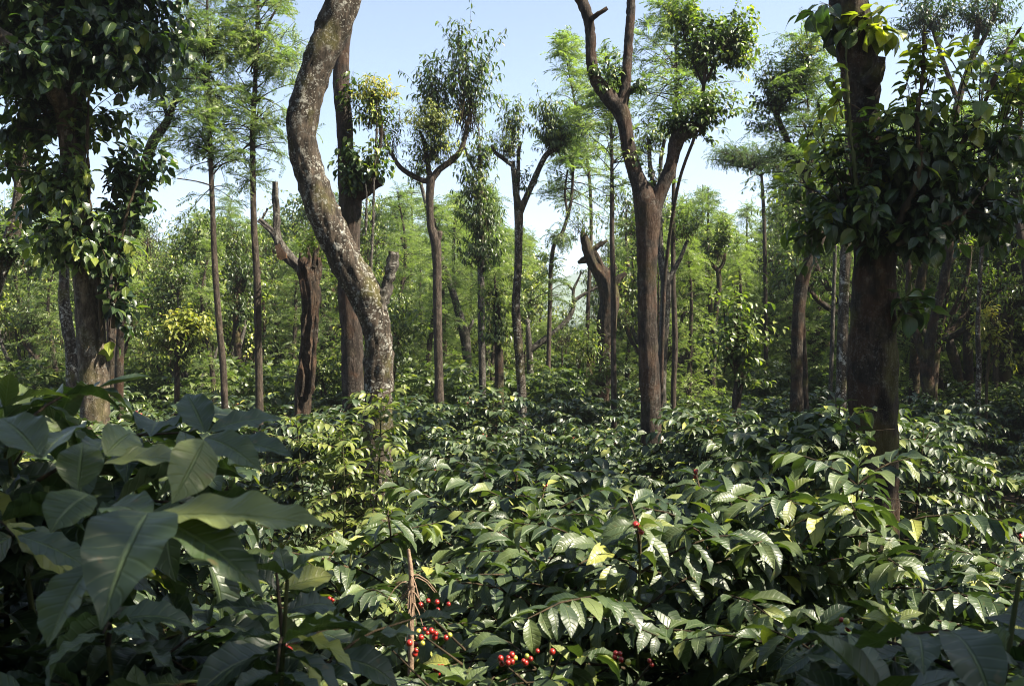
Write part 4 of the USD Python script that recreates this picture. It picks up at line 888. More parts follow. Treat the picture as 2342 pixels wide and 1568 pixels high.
# trees on the shaded side
tree('twin_trunk_tree', 'dark leaning trunk and paler twin rising together beside the vine thicket', 13.0, 'mossy_bark', [
    ('trunk', [(1822, 930, 30), (1822, 830, 27), (1826, 720, 27), (1834, 650, 30), (1848, 605, 26), (1862, 570, 26), (1876, 540, 26), (1872, 500, 22), (1860, 450, 20), (1840, 400, 16), (1800, 320, 14), (1775, 260, 12), (1765, 235, 9)], None),
    ('limb', [(1838, 660, 18), (1848, 620, 14), (1853, 580, 13), (1851, 530, 12), (1849, 470, 12), (1848, 400, 10), (1852, 320, 8)], 'grey_bark'),
    ('side_trunk', [(1843, 935, 14, .3), (1841, 850, 13, .3), (1836, 740, 12, .2), (1836, 690, 12, .1)], None)],
    crowns=[dict(c=(1780, 200), r=(70, 60), n=60, per=12, size=.075, tone=.35, shape='oval', b=(1775, 255)), dict(c=(1830, 150), r=(60, 50), n=40, per=11, size=.07, tone=.45, shape='oval', b=(1800, 230), young=.1), dict(c=(1745, 140), r=(55, 60), n=30, per=11, size=.075, tone=.5, b=(1770, 240)), dict(c=(1735, 270), r=(45, 40), n=20, per=10, size=.075, tone=.45, b=(1785, 300)), dict(c=(1860, 260), r=(40, 60), n=24, per=10, size=.075, tone=.5, b=(1850, 330), young=.1), dict(c=(1790, 330), r=(40, 40), n=16, per=10, size=.075, tone=.5, b=(1815, 370)),
            dict(c=(1850, 100), r=(40, 30), n=20, per=9, size=.075, tone=.75, look='young_leaf', b=(1840, 150)), dict(c=(1805, 480), r=(45, 80), n=34, per=9, size=.075, tone=.5, shape='oval', b=(1840, 520), young=.1), dict(c=(1800, 600), r=(35, 55), n=16, per=8, size=.075, tone=.5, shape='oval', b=(1830, 620), young=.1)],
    oaks=[dict(stem=[(1846, 480, 10), (1850, 330, 8), (1842, 180, 5), (1838, 90, 3)], v=(500, 70), reach=150, n=120, size=.26, tone=.5, per=8)], sides=16, rough=.12, fine=.008, phrase='the dark trunk with the paler twin', seed=23)
tree('bare_pole_tree', 'thin pale pole in the gap before the thick vine-wrapped trunk', 15.0, 'grey_bark', [('trunk', [(1899, 905, 10), (1903, 790, 10), (1907, 660, 9), (1911, 540, 8), (1916, 380, 6), (1920, 200, 4)], None)],
     oaks=[dict(v=(400, 180), reach=70, n=20, size=.24, tone=.4)], sides=8, rough=.06, phrase='the thin pale pole', seed=24)
tree('lichen_pole_tree', 'upright dark trunk with grey lichen close behind the thick vine-wrapped trunk', 11.0, 'lichen_bark', [('trunk', [(1922, 950, 26), (1925, 850, 25), (1928, 740, 24), (1932, 620, 23), (1936, 520, 22), (1940, 380, 20), (1946, 200, 18), (1950, 60, 16)], None)],
     crowns=[dict(c=(1930, 330), r=(45, 90), n=24, per=10, size=.08, tone=.4, shape='oval', b=(1940, 400))], sides=14, rough=.1, phrase='the upright lichen trunk', seed=25)
tree('mossy_forked_tree', 'mossy trunk split low into a wide V of two dark arms', 15.0, 'mossy_bark', [
    ('trunk', [(2124, 905, 30), (2120, 850, 30), (2124, 800, 27), (2134, 740, 22), (2146, 690, 20), (2158, 640, 19), (2168, 590, 20), (2172, 560, 20), (2180, 520, 16), (2186, 470, 12), (2200, 380, 10)], None),
    ('limb', [(2116, 830, 22), (2100, 780, 18), (2088, 730, 16), (2080, 680, 16), (2078, 620, 13), (2074, 540, 10)], None), ('limb', [(2172, 600, 12), (2190, 580, 10), (2208, 560, 8), (2216, 555, 4)], None)],
    crowns=[dict(c=(2200, 430), r=(70, 70), n=50, per=11, size=.09, tone=.35, b=(2188, 480)), dict(c=(2075, 500), r=(50, 50), n=26, per=11, size=.085, tone=.4, b=(2075, 550)), dict(c=(2150, 760), r=(25, 40), n=10, per=8, size=.08, tone=.6, b=(2135, 780))], sides=16, rough=.16, fine=.01, phrase='the wide mossy V trunk', seed=26)
tree('leaning_mossy_tree', 'mossy trunk tilting over with a second stem behind it', 18.0, 'mossy_bark', [('trunk', [(2196, 905, 18), (2190, 850, 20), (2176, 800, 22), (2160, 750, 20), (2152, 710, 16), (2145, 660, 12)], None), ('side_trunk', [(2216, 905, 24, .6), (2214, 830, 22, .6), (2212, 760, 20, .6), (2206, 690, 18, .6), (2196, 640, 14, .6)], None)],
     crowns=[dict(c=(2190, 620), r=(60, 60), n=40, per=11, size=.1, tone=.3, b=(2196, 660))], sides=14, rough=.16, phrase='the tilting mossy trunk', seed=27)
tree('lichen_pole_tree', 'wavy slim grey pole beside a yellow-leaved young tree', 13.0, 'lichen_bark', [('trunk', [(2236, 925, 13), (2239, 840, 12), (2236, 760, 11), (2239, 690, 10), (2243, 600, 9), (2247, 540, 9), (2243, 470, 8), (2240, 330, 6), (2250, 160, 4)], None)],
     oaks=[dict(v=(420, 150), reach=80, n=22, size=.24, tone=.35)], sides=10, rough=.09, phrase='the wavy grey pole', seed=28)
tree('silver_oak', 'slim dark silver oak against bright greenery beyond the wavy grey pole', 18.0, 'slim_bark', [('trunk', [(2276, 890, 13), (2279, 780, 12), (2284, 650, 11), (2290, 540, 10), (2296, 450, 9), (2302, 250, 6), (2306, 80, 3)], None)],
     oaks=[dict(v=(460, 80), reach=90, n=36, size=.28, tone=.4)], sides=10, rough=.05, phrase='the slim dark silver oak', seed=29)
tree('dark_crowned_tree', 'tall tree with a dense blackish crown high beside the vine thicket', 17.0, 'mossy_bark', [
    ('trunk', [(2090, 905, 24), (2100, 700, 22), (2130, 500, 20), (2170, 330, 18), (2195, 220, 16), (2225, 130, 15), (2240, 40, 12)], None), ('limb', [(2190, 230, 12), (2150, 120, 10), (2120, 20, 8)], None), ('limb', [(2220, 140, 12), (2265, 60, 9), (2300, -20, 7)], None)],
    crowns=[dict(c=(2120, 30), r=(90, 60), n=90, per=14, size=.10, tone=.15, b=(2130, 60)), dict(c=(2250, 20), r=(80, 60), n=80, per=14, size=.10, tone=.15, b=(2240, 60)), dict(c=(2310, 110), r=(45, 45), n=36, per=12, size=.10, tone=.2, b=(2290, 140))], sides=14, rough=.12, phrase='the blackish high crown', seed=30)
tree('edge_tree', 'dark leaning trunk cut off by the picture edge beyond the yellow-leaved tree', 10.0, 'brown_bark', [('trunk', [(2380, 1000, 26), (2366, 760, 24), (2348, 620, 20), (2338, 560, 18), (2328, 490, 16), (2326, 400, 14), (2335, 250, 12), (2350, 80, 10)], None)],
     crowns=[dict(c=(2330, 380), r=(45, 70), n=26, per=10, size=.09, tone=.3, shape='oval', b=(2330, 440)), dict(c=(2335, 170), r=(50, 80), n=30, per=10, size=.09, tone=.35, shape='oval', b=(2338, 240))], sides=16, rough=.1, phrase='the leaning edge trunk', seed=31)
tree('yellow_young_tree', 'young tree with sparse yellow-orange leaves beside the wavy grey pole', 13.5, 'twig_bark', [('trunk', [(2256, 905, 7), (2260, 830, 7), (2264, 760, 6), (2268, 710, 4)], None), ('limb', [(2258, 850, 5), (2276, 815, 4), (2284, 795, 3)], None), ('limb', [(2262, 790, 4), (2290, 760, 3), (2310, 745, 2)], None)],
     crowns=[dict(c=(2256, 755), r=(52, 40), n=24, per=11, size=.085, tone=.55, look='young_leaf', b=(2262, 790)), dict(c=(2262, 715), r=(30, 22), n=12, per=10, size=.08, tone=.7, look='young_leaf', b=(2266, 740)), dict(c=(2310, 800), r=(34, 34), n=10, per=9, size=.085, tone=.4, look='young_leaf', b=(2285, 810)), dict(c=(2225, 790), r=(30, 24), n=8, per=9, size=.085, tone=.5, look='young_leaf', b=(2250, 800))], sides=8, rough=.1, phrase='the yellow-leaved young tree', seed=32)
tree('umbrella_tree', 'umbrella-shaped feathery tree on a thin stem, alone against the pale sky', 22.0, 'slim_bark', [('trunk', [(1752, 890, 11), (1751, 720, 10), (1749, 560, 9), (1745, 450, 8), (1741, 395, 6)], None), ('limb', [(1742, 405, 4), (1715, 386, 3), (1670, 378, 2)], None), ('limb', [(1742, 402, 4), (1770, 375, 3), (1810, 365, 2)], None), ('limb', [(1742, 400, 4), (1738, 360, 3), (1730, 330, 2)], None)],
     crowns=[dict(c=(1725, 350), r=(95, 30, 70), n=60, per=8, size=.26, tone=.25, shape='frond', look='feather_leaf', b=(1740, 385), droop=.3), dict(c=(1650, 350), r=(40, 26, 40), n=26, per=8, size=.26, tone=.2, shape='frond', look='feather_leaf', b=(1700, 380), droop=.3), dict(c=(1800, 400), r=(40, 30, 40), n=20, per=8, size=.26, tone=.2, shape='frond', look='feather_leaf', b=(1770, 385), droop=.3)], sides=8, rough=.06, phrase='the umbrella-shaped tree', seed=33)
tree('pollarded_tree', 'small clipped pollard with a rounded head on a short Y fork', 20.0, 'mossy_bark', [('trunk', [(1630, 880, 15), (1634, 760, 13), (1640, 690, 12), (1645, 650, 12), (1642, 615, 12)], None), ('limb', [(1642, 620, 10), (1622, 598, 9), (1602, 578, 7)], None), ('limb', [(1642, 620, 9), (1655, 600, 8), (1659, 575, 6)], None)],
     crowns=[dict(c=(1640, 545), r=(50, 42), n=60, per=12, size=.085, tone=.55, shape='oval', b=(1642, 590)), dict(c=(1660, 505), r=(30, 30), n=20, per=10, size=.085, tone=.6, shape='oval', b=(1655, 560))], sides=10, rough=.15, phrase='the small clipped pollard', seed=34)
tree('bent_shrub_tree', 'small bushy tree with bright broad leaves on a bent black stem', 12.5, 'mossy_bark', [('trunk', [(1684, 925, 22), (1688, 890, 22), (1692, 865, 22), (1684, 840, 19), (1674, 815, 16), (1680, 770, 8), (1690, 700, 5)], None), ('limb', [(1676, 815, 8), (1662, 760, 5), (1655, 700, 3)], None), ('limb', [(1676, 815, 8), (1710, 760, 5), (1730, 700, 3)], None)],
     crowns=[dict(c=(1688, 720), r=(62, 110), n=34, per=12, size=.105, tone=.62, shape='oval', b=(1680, 825), up=.3, start=.15, shell=.3), dict(c=(1640, 780), r=(50, 75), n=16, per=11, size=.105, tone=.55, shape='oval', b=(1670, 830), up=.35, start=.15),
             dict(c=(1740, 770), r=(55, 80), n=18, per=11, size=.105, tone=.65, shape='oval', b=(1690, 825), up=.35, start=.15), dict(c=(1720, 850), r=(55, 45), n=12, per=9, size=.10, tone=.6, shape='oval', b=(1690, 870), start=.2)], sides=12, rough=.15, phrase='the bent black stem', seed=35)
tree('yellow_crowned_tree', 'low tree with a glowing yellow-green rounded crown in full sun', 15.0, 'brown_bark', [('trunk', [(405, 860, 13), (405, 810, 13), (408, 780, 10), (415, 750, 7)], None), ('limb', [(406, 800, 8), (390, 770, 5), (376, 745, 4)], None), ('limb', [(406, 800, 8), (440, 770, 5), (455, 740, 4)], None)],
     crowns=[dict(c=(440, 725), r=(46, 34), n=34, per=10, size=.10, tone=.4, shape='oval', look='young_leaf', b=(420, 790), start=.5), dict(c=(400, 740), r=(40, 34), n=26, per=9, size=.10, tone=.5, shape='oval', look='young_leaf', b=(408, 800), start=.45), dict(c=(365, 765), r=(34, 26), n=14, per=9, size=.09, tone=.35, shape='oval', look='young_leaf', b=(395, 810), start=.4),
             dict(c=(472, 750), r=(34, 34), n=16, per=9, size=.09, tone=.4, shape='oval', look='young_leaf', b=(430, 800), start=.4), dict(c=(430, 800), r=(60, 34), n=22, per=9, size=.09, tone=.75, shape='lance', b=(410, 830)), dict(c=(370, 820), r=(40, 26), n=14, per=9, size=.09, tone=.6, shape='lance', b=(395, 840))], sides=10, rough=.12, phrase='the glowing yellow-green crown', seed=36)
tree('dark_pollard', 'dark bushy pollard standing between the two slim silver oaks', 18.0, 'mossy_bark', [('trunk', [(548, 880, 20), (544, 800, 18), (541, 740, 18), (542, 680, 16), (546, 630, 12)], None), ('limb', [(543, 690, 10), (560, 650, 8), (570, 610, 6)], None)],
     crowns=[dict(c=(548, 600), r=(50, 60), n=64, per=12, size=.10, tone=.35, b=(545, 650), droop=.9), dict(c=(530, 530), r=(45, 45), n=36, per=11, size=.095, tone=.5, b=(540, 580), droop=.9), dict(c=(545, 700), r=(35, 40), n=30, per=11, size=.095, tone=.3, b=(543, 720))], sides=10, rough=.15, phrase='the dark pollard between two silver oaks', seed=37)
tree('blotched_tree', 'blotched grey trunk leaning behind the vine-hung tree', 13.0, 'lichen_bark', [('trunk', [(164, 820, 27), (158, 770, 27), (150, 720, 26), (146, 670, 25), (148, 600, 22), (150, 500, 20), (155, 380, 16)], None)],
     crowns=[dict(c=(150, 420), r=(60, 60), n=30, per=11, size=.09, tone=.35, shape='oval', b=(152, 470))], sides=16, rough=.16, fine=.01, phrase='the blotched grey trunk', seed=38)
tree('arching_tree', 'rough trunk arching in from the picture edge past the vine-hung tree', 10.0, 'lichen_bark', [('trunk', [(-60, 900, 48), (-40, 760, 46), (-12, 640, 42), (14, 580, 38), (30, 530, 34), (42, 450, 24), (48, 380, 22), (54, 310, 20), (62, 230, 16)], None), ('limb', [(44, 430, 12), (20, 380, 10), (-10, 350, 10), (-60, 320, 9)], None)],
     crowns=[dict(c=(20, 330), r=(80, 60), n=40, per=11, size=.085, tone=.4, shape='oval', b=(50, 380)), dict(c=(30, 560), r=(70, 45), n=30, per=10, size=.085, tone=.4, shape='oval', b=(36, 600))], sides=18, rough=.16, fine=.012, phrase='the arching edge trunk', seed=39)
tree('brown_stem_tree', 'plain brown trunk close behind the sunlit foot of the vine-hung tree', 14.0, 'brown_bark', [('trunk', [(257, 850, 19), (255, 800, 18), (252, 740, 16), (250, 640, 14), (245, 520, 12)], None)],
     crowns=[dict(c=(250, 520), r=(60, 60), n=36, per=11, size=.09, tone=.4, b=(247, 570))], sides=12, rough=.1, phrase='the plain brown trunk', seed=40)
tree('silver_limb_tree', 'slanting dark limb carrying a pale silvery feathery crown', 12.5, 'mossy_bark', [('trunk', [(272, 880, 20), (276, 760, 18), (290, 620, 17), (310, 480, 18), (335, 370, 24), (352, 320, 22), (375, 290, 20), (392, 255, 14), (410, 190, 10), (425, 110, 6)], None), ('limb', [(385, 275, 10), (370, 220, 8), (360, 150, 5)], None)],
     oaks=[dict(stem=[(375, 290, 14), (392, 255, 14), (410, 190, 10), (425, 110, 6), (430, 60, 3)], v=(300, 70), reach=110, n=40, size=.22, tone=.35, per=8), dict(stem=[(385, 275, 10), (370, 220, 8), (360, 150, 5)], v=(280, 140), reach=90, n=20, size=.22, tone=.3, per=8)],
     crowns=[dict(c=(392, 250), r=(30, 35), n=20, per=10, size=.06, tone=.6, b=(392, 280), young=.1)], sides=14, rough=.12, phrase='the slanting silver limb', seed=41)
tree('forked_pollard', 'small black pollard forking low into a wide bare cup', 18.0, 'brown_bark', [('trunk', [(84, 880, 15), (84, 845, 14), (84, 812, 14)], None), ('limb', [(83, 820, 9), (66, 800, 8), (52, 780, 6), (48, 750, 4)], None), ('limb', [(84, 820, 9), (100, 795, 8), (112, 770, 7), (118, 745, 5)], None)],
     crowns=[dict(c=(70, 700), r=(60, 50), n=50, per=11, size=.09, tone=.4, b=(84, 770)), dict(c=(118, 710), r=(36, 36), n=24, per=11, size=.09, tone=.4, b=(114, 750))], sides=10, rough=.12, phrase='the wide bare cup', seed=42)
tree('upper_crown_tree', 'leafy tree with a glossy olive crown topping the forked trunk tuft', 11.5, 'brown_bark', [('trunk', [(1512, 940, 9, 1.0), (1516, 760, 9, 1.0), (1524, 600, 9, 1.0), (1552, 420, 8, .6), (1596, 290, 8, .3), (1610, 190, 8), (1618, 110, 7)], None), ('limb', [(1612, 190, 6), (1650, 120, 5), (1690, 60, 4)], None), ('limb', [(1610, 200, 6), (1580, 130, 5), (1560, 60, 4)], None)],
     crowns=[dict(c=(1600, 90), r=(75, 75), n=80, per=13, size=.075, tone=.42, shape='oval', b=(1612, 150)), dict(c=(1685, 60), r=(70, 60), n=56, per=12, size=.075, tone=.55, shape='oval', b=(1650, 120), young=.06), dict(c=(1700, 120), r=(50, 45), n=30, per=11, size=.075, tone=.45, shape='oval', b=(1660, 140), young=.08), dict(c=(1560, 20), r=(50, 45), n=30, per=12, size=.075, tone=.6, shape='oval', b=(1570, 70), young=.15)], sides=10, rough=.1, phrase='the glossy olive crown', seed=43)
# ------------------------------------------------------------------ the wood behind: one tree of each kind, the others are copies of it
def wood_tree(kind, name, seed, loc, label, group):
    rng = np.random.default_rng(seed)
    z = float(ground_z(np.array([loc[0]]), np.array([loc[1]]))[0])
    t = Thing(name, [loc[0], loc[1], z - .05], label, 'tree', group)
    o = t.o
    H = 7.0
    if kind.startswith('oak'):
        bare, reach, n, tone = {'oak_tall': (.42, 1.1, 70, .6), 'oak_full': (.08, 1.35, 120, .65), 'oak_slim': (.22, 1.0, 80, .75), 'oak_pale': (.10, 1.25, 110, .95)}[kind]
        st = np.array([[0, 0, 0, .10], [rng.normal(0, .1), rng.normal(0, .1), H * .4, .075], [rng.normal(0, .15), rng.normal(0, .15), H * .75, .045], [0, 0, H, .01]])
        st[:, :3] += o
        t.part('trunk', tube(st, 8, .08, seed, .25, 4), 'slim_bark')
        L, ln = feathers(rng, spline(st, .1), o[2] + H * bare, o[2] + H * .97, reach, n, .34, tone, .55, .4, 12, .55)
        t.part('branches', twigs(ln, .014, .003), 'slim_bark', kind='stuff')
        t.part('crown', scatter(L.get(), SHAPES['frond_far'], rng), 'feather_leaf', kind='stuff')
    else:
        fork, heads, size, shape, tone, r = {'pollard': (.45, 6, .13, 'lance_far', .55, .95), 'round': (.32, 10, .13, 'oval_far', .55, 1.15), 'bushy': (.15, 14, .14, 'oval_far', .66, 1.15), 'column': (.22, 8, .13, 'lance_far', .5, .85)}[kind]
        st = np.array([[0, 0, 0, .17], [rng.normal(0, .12), rng.normal(0, .1), H * fork * .55, .13], [rng.normal(0, .2), rng.normal(0, .15), H * fork, .11]]); st[:, :3] += o
        t.part('trunk', tube(st, 10, .14, seed, .18, 4), 'mossy_bark' if kind != 'round' else 'grey_bark')
        Ls, lines = [], []
        for h in range(heads):
            a = 2 * PI * h / heads * 1.6 + rng.uniform(-.5, .5)
            q = (h + .5) / heads
            if kind == 'column':
                c = st[-1, :3] + [math.cos(a) * .25, math.sin(a) * .25, H * (1 - fork) * q * .92]
            else:
                c = st[-1, :3] + np.array([math.cos(a), math.sin(a), 0]) * H * .17 * (1.25 - q * .8) * (1 if kind != 'bushy' else 1.2) + [0, 0, H * (1 - fork) * (.12 + .72 * q)]
            mid = (st[-1, :3] + c) / 2 + [math.cos(a) * .25, math.sin(a) * .25, -.1]
            t.part('limb', tube(np.array([[*(st[-1, :3] - [0, 0, .15]), .075], [*mid, .055], [*c, .02]]), 7, .12, seed + h, .2, 4), 'mossy_bark' if kind != 'round' else 'grey_bark')
            L, ln = clump(rng, c + [0, 0, .15], np.array([r, r, r * .85]) * rng.uniform(.7, 1.2), c - [0, 0, .25], 40, 11, size, .7, .06, tone)
            Ls.append(L.get()); lines.append(ln)
        t.part('twigs', twigs(np.concatenate(lines), .009, .002), 'twig_bark', kind='stuff')
        t.part('crown', scatter([np.concatenate(x) for x in zip(*Ls)], SHAPES[shape], rng), 'broad_leaf', kind='stuff')
    return t


SKYLINE = np.array([(-400, 420), (0, 430), (330, 500), (400, 490), (520, 455), (600, 480), (690, 470), (760, 400), (850, 440), (950, 430), (1000, 480), (1050, 420), (1150, 430), (1190, 460), (1205, 470), (1225, 690), (1390, 690), (1415, 450), (1500, 410), (1620, 440), (1690, 480), (1780, 480), (1830, 380), (2000, 280), (2342, 230), (2800, 230)], float)
KEEP = [(q[0], q[1], q[2], *(lambda uvd: (float(uvd[2]), float(uvd[0])))(project(np.array([q[1], q[2], 1.8]))), 95 if 'yellow' in q[0] else 45) for q in LANDMARKS]
rng = np.random.default_rng(77)
spots = []
for d0, d1, count in ((15.5, 20, 26), (20, 27, 90), (27, 36, 120), (36, 50, 80)):
    k = 0
    for _ in range(4000):
        d = rng.uniform(d0, d1); u = rng.uniform(-180, 2520)
        p = P(u, 850, d)
        top = np.interp(u, SKYLINE[:, 0], SKYLINE[:, 1])
        if d < 20 and 560 < u < 1800 and rng.random() < .55:
            continue
        h = (1.8 + (850 - top) / FL * d) * rng.uniform(.78, 1.04)
        if 1225 < u < 1392:
            if d > 22 or h > 3:
                h = 1.8 + 120 / FL * d
        if h < 2.2 or any(math.hypot(p[0] - q[0], p[1] - q[1]) < 1.1 for q in spots) or any(math.hypot(p[0] - q[1], p[1] - q[2]) < .8 for q in LANDMARKS):
            continue
        if 1225 < u < 1392 and h > 1.9 + 160 / FL * d:
            continue
        if any(q[3] > d - .5 and q[3] > 12 and abs(u - q[4]) < q[5] for q in KEEP):
            continue
        pool = ['oak_full', 'oak_slim', 'oak_pale', 'oak_tall'] if 880 < u < 1130 or 1560 < u < 1750 else ['pollard', 'round', 'bushy', 'column', 'oak_full', 'oak_pale', 'oak_slim', 'oak_tall']
        spots.append((p[0], p[1], min(h, 11), pool[rng.integers(len(pool))])); k += 1
        if k == count:
            break
KINDS = {'oak_tall': ('tall_silver_oak', 'bare-stemmed silver oak', 'silver oaks of the wood behind'), 'oak_full': ('full_silver_oak', 'bushy dark green silver oak', 'bushy silver oaks of the wood behind'),
         'oak_slim': ('narrow_silver_oak', 'narrow green silver oak', 'narrow silver oaks of the wood behind'), 'oak_pale': ('pale_silver_oak', 'pale feathery silver oak', 'pale silver oaks of the wood behind'),
         'pollard': ('shade_tree', 'few-headed pollarded tree', 'pollarded trees of the wood behind'), 'round': ('round_crowned_tree', 'grey-stemmed round-crowned tree', 'round-crowned trees of the wood behind'),
         'bushy': ('bushy_tree', 'low-branched bushy tree', 'bushy trees of the wood behind'), 'column': ('narrow_leafy_tree', 'narrow column-shaped leafy tree', 'column-shaped trees of the wood behind')}
# trees beyond the picture's edge whose shade falls into it
for x, y, h, kd in ((8.6, 9.5, 8.5, 'round'), (11.5, 13.0, 9.5, 'bushy'), (12.5, 18.0, 10.0, 'round'), (9.6, 12.6, 9.0, 'pollard'), (15.0, 21.0, 10.0, 'bushy')):
    spots.append((x, y, h, kd))
for a, r, h, kd in ((150, 8, 9, 'round'), (172, 6.5, 8, 'bushy'), (195, 8, 9, 'round'), (215, 6.5, 8.5, 'bushy'), (238, 8.5, 9, 'round'), (262, 7.5, 9, 'bushy'), (285, 9.5, 9.5, 'round'), (132, 11, 8, 'pollard'), (160, 12, 11, 'round'), (205, 12, 11, 'bushy'), (250, 13, 11, 'round'), (74, 11, 8.5, 'bushy')):  # unseen ring of trees added around the viewer to cut skylight
    spots.append((r * math.sin(math.radians(a)), r * math.cos(math.radians(a)), h, kd))


def labels_for(kind_phrase, pts):
    """One label for each of pts, in the order of pts."""
    def key(p):
        b = min(LANDMARKS, key=lambda q: math.hypot(q[1] - p[0], (q[2] - p[1]) * .6))
        return math.hypot(b[1] - p[0], b[2] - p[1])
    out = [None] * len(pts)
    for i in sorted(range(len(pts)), key=lambda i: key(pts[i])):
        out[i] = place_label(kind_phrase, pts[i])
    return out


for kd, (nm, phrase, group) in KINDS.items():
    mine = [s for s in spots if s[3] == kd]
    lab = labels_for(phrase, mine)
    src = None
    for i, (x, y, h, _) in enumerate(mine):
        if src is None:
            src = wood_tree(kd, nm, 300 + list(KINDS).index(kd), (x, y), lab[i], group)
            src.x.AddScaleOp().Set(Gf.Vec3f(h / 7, h / 7, h / 7))
            continue
        z = float(ground_z(np.array([x]), np.array([y]))[0])
        dup(src, nm, (x, y, z - .05), rng.uniform(0, 360), h / 7, lab[i], 'tree', group)

# the tree overhead beside the viewer: its shade lies on the nearest bushes
_rng = np.random.default_rng(91)
t = Thing('overhead_tree', [3.4, -.5, 0], 'shade tree beyond the picture edge whose shadow covers the nearest bushes', 'tree')
t.part('trunk', tube(np.array([[3.4, -.5, -.1, .2], [3.3, -.45, 1.5, .15], [3.15, -.3, 3.2, .13], [2.9, -.1, 4.4, .1]]), 18, .12, 5, .1), 'brown_bark')
_L, _ln = [], []
for c, r, n in (((2.5, .25, 4.9), (.9, .55, .5), 60), ((1.75, .35, 4.4), (.6, .4, .4), 34), ((3.3, .15, 5.0), (.8, .5, .5), 50), ((2.6, -.6, 5.2), (1.0, .6, .6), 46), ((3.7, -.4, 5.5), (.8, .7, .6), 40), ((1.2, -.9, 4.9), (1.1, .8, .5), 60), ((2.2, -1.5, 5.3), (1.2, .8, .6), 50), ((0.0, -.7, 4.4), (.9, .7, .4), 44), ((-1.0, -.5, 4.6), (.9, .6, .45), 44), ((.6, -1.9, 5.0), (1.2, .8, .5), 44), ((1.55, .8, 4.5), (1.0, .7, .5), 90), ((3.35, .35, 4.55), (.7, .5, .45), 44), ((2.3, .5, 5.2), (.9, .6, .5), 60), ((3.95, 1.15, 4.45), (.85, .42, .4), 60)):
    L, ln = clump(_rng, c, r, (2.9, -.1, 4.3), n, 10, .13, .6, .05, .45)
    _L.append(L.get()); _ln.append(ln)
    t.part('limb', tube(np.array([[2.92, -.12, 4.3, .07], [*((np.array(c) + [2.9, -.1, 4.3]) / 2), .05], [*c, .015]]), 8, .1, 3, .15), 'brown_bark')
_arr = [np.concatenate(x) for x in zip(*_L)]
_gap = np.ones(len(_arr[0]), bool)                      # openings through which the sun flecks fall
for q, w in ((P(600, 1150, .93), .11), (P(420, 1075, 1.05), .06), (P(340, 1010, 1.1), .05), (P(640, 1150, .925), .09), (P(200, 1050, 1.06), .04), (P(540, 1530, 1.3), .05)):
    e = _arr[0] - q
    _gap &= np.linalg.norm(e - np.outer(e @ TO_SUN, TO_SUN), axis=1) > w + .05
_ln = np.concatenate(_ln)
_open = np.ones(len(_ln), bool)
for q, w in ((P(600, 1150, .93), .11), (P(640, 1150, .925), .09)):
    e = _ln - q
    _open &= (np.linalg.norm(e - (e @ TO_SUN)[..., None] * TO_SUN, axis=-1) > w).all(1)
t.part('twigs', twigs(_ln[_open], .008, .002), 'twig_bark', kind='stuff')
t.part('crown', scatter([a[_gap] for a in _arr], SHAPES['oval_far'], _rng), 'broad_leaf', kind='stuff')


_rng = np.random.default_rng(92)
t = Thing('overhead_tree', [4.75, 5.0, 0], 'shade tree beyond the picture edge whose shadow darkens the vine thicket', 'tree')
t.part('trunk', tube(np.array([[4.75, 5.0, -.1, .17], [4.7, 5.0, 1.5, .12], [4.6, 5.0, 3.2, .10], [4.5, 5.0, 4.3, .08]]), 16, .12, 6, .1), 'mossy_bark')
L, ln = clump(_rng, (4.05, 4.95, 5.0), (1.5, 1.15, .75), (4.5, 5.0, 4.2), 210, 12, .125, .6, .05, .4)
t.part('twigs', twigs(ln, .008, .002), 'twig_bark', kind='stuff')
t.part('crown', scatter(L.get(), SHAPES['oval_far'], _rng), 'broad_leaf', kind='stuff')


# ------------------------------------------------------------------ coffee: the bushes near enough to see every leaf
SHOWN_CHERRIES = [(1010, 1385, 2.06), (1000, 1452, 1.98), (1192, 1506, 1.94), (1222, 1500, 1.96), (1425, 1500, 2.0), (945, 1480, 1.96)]


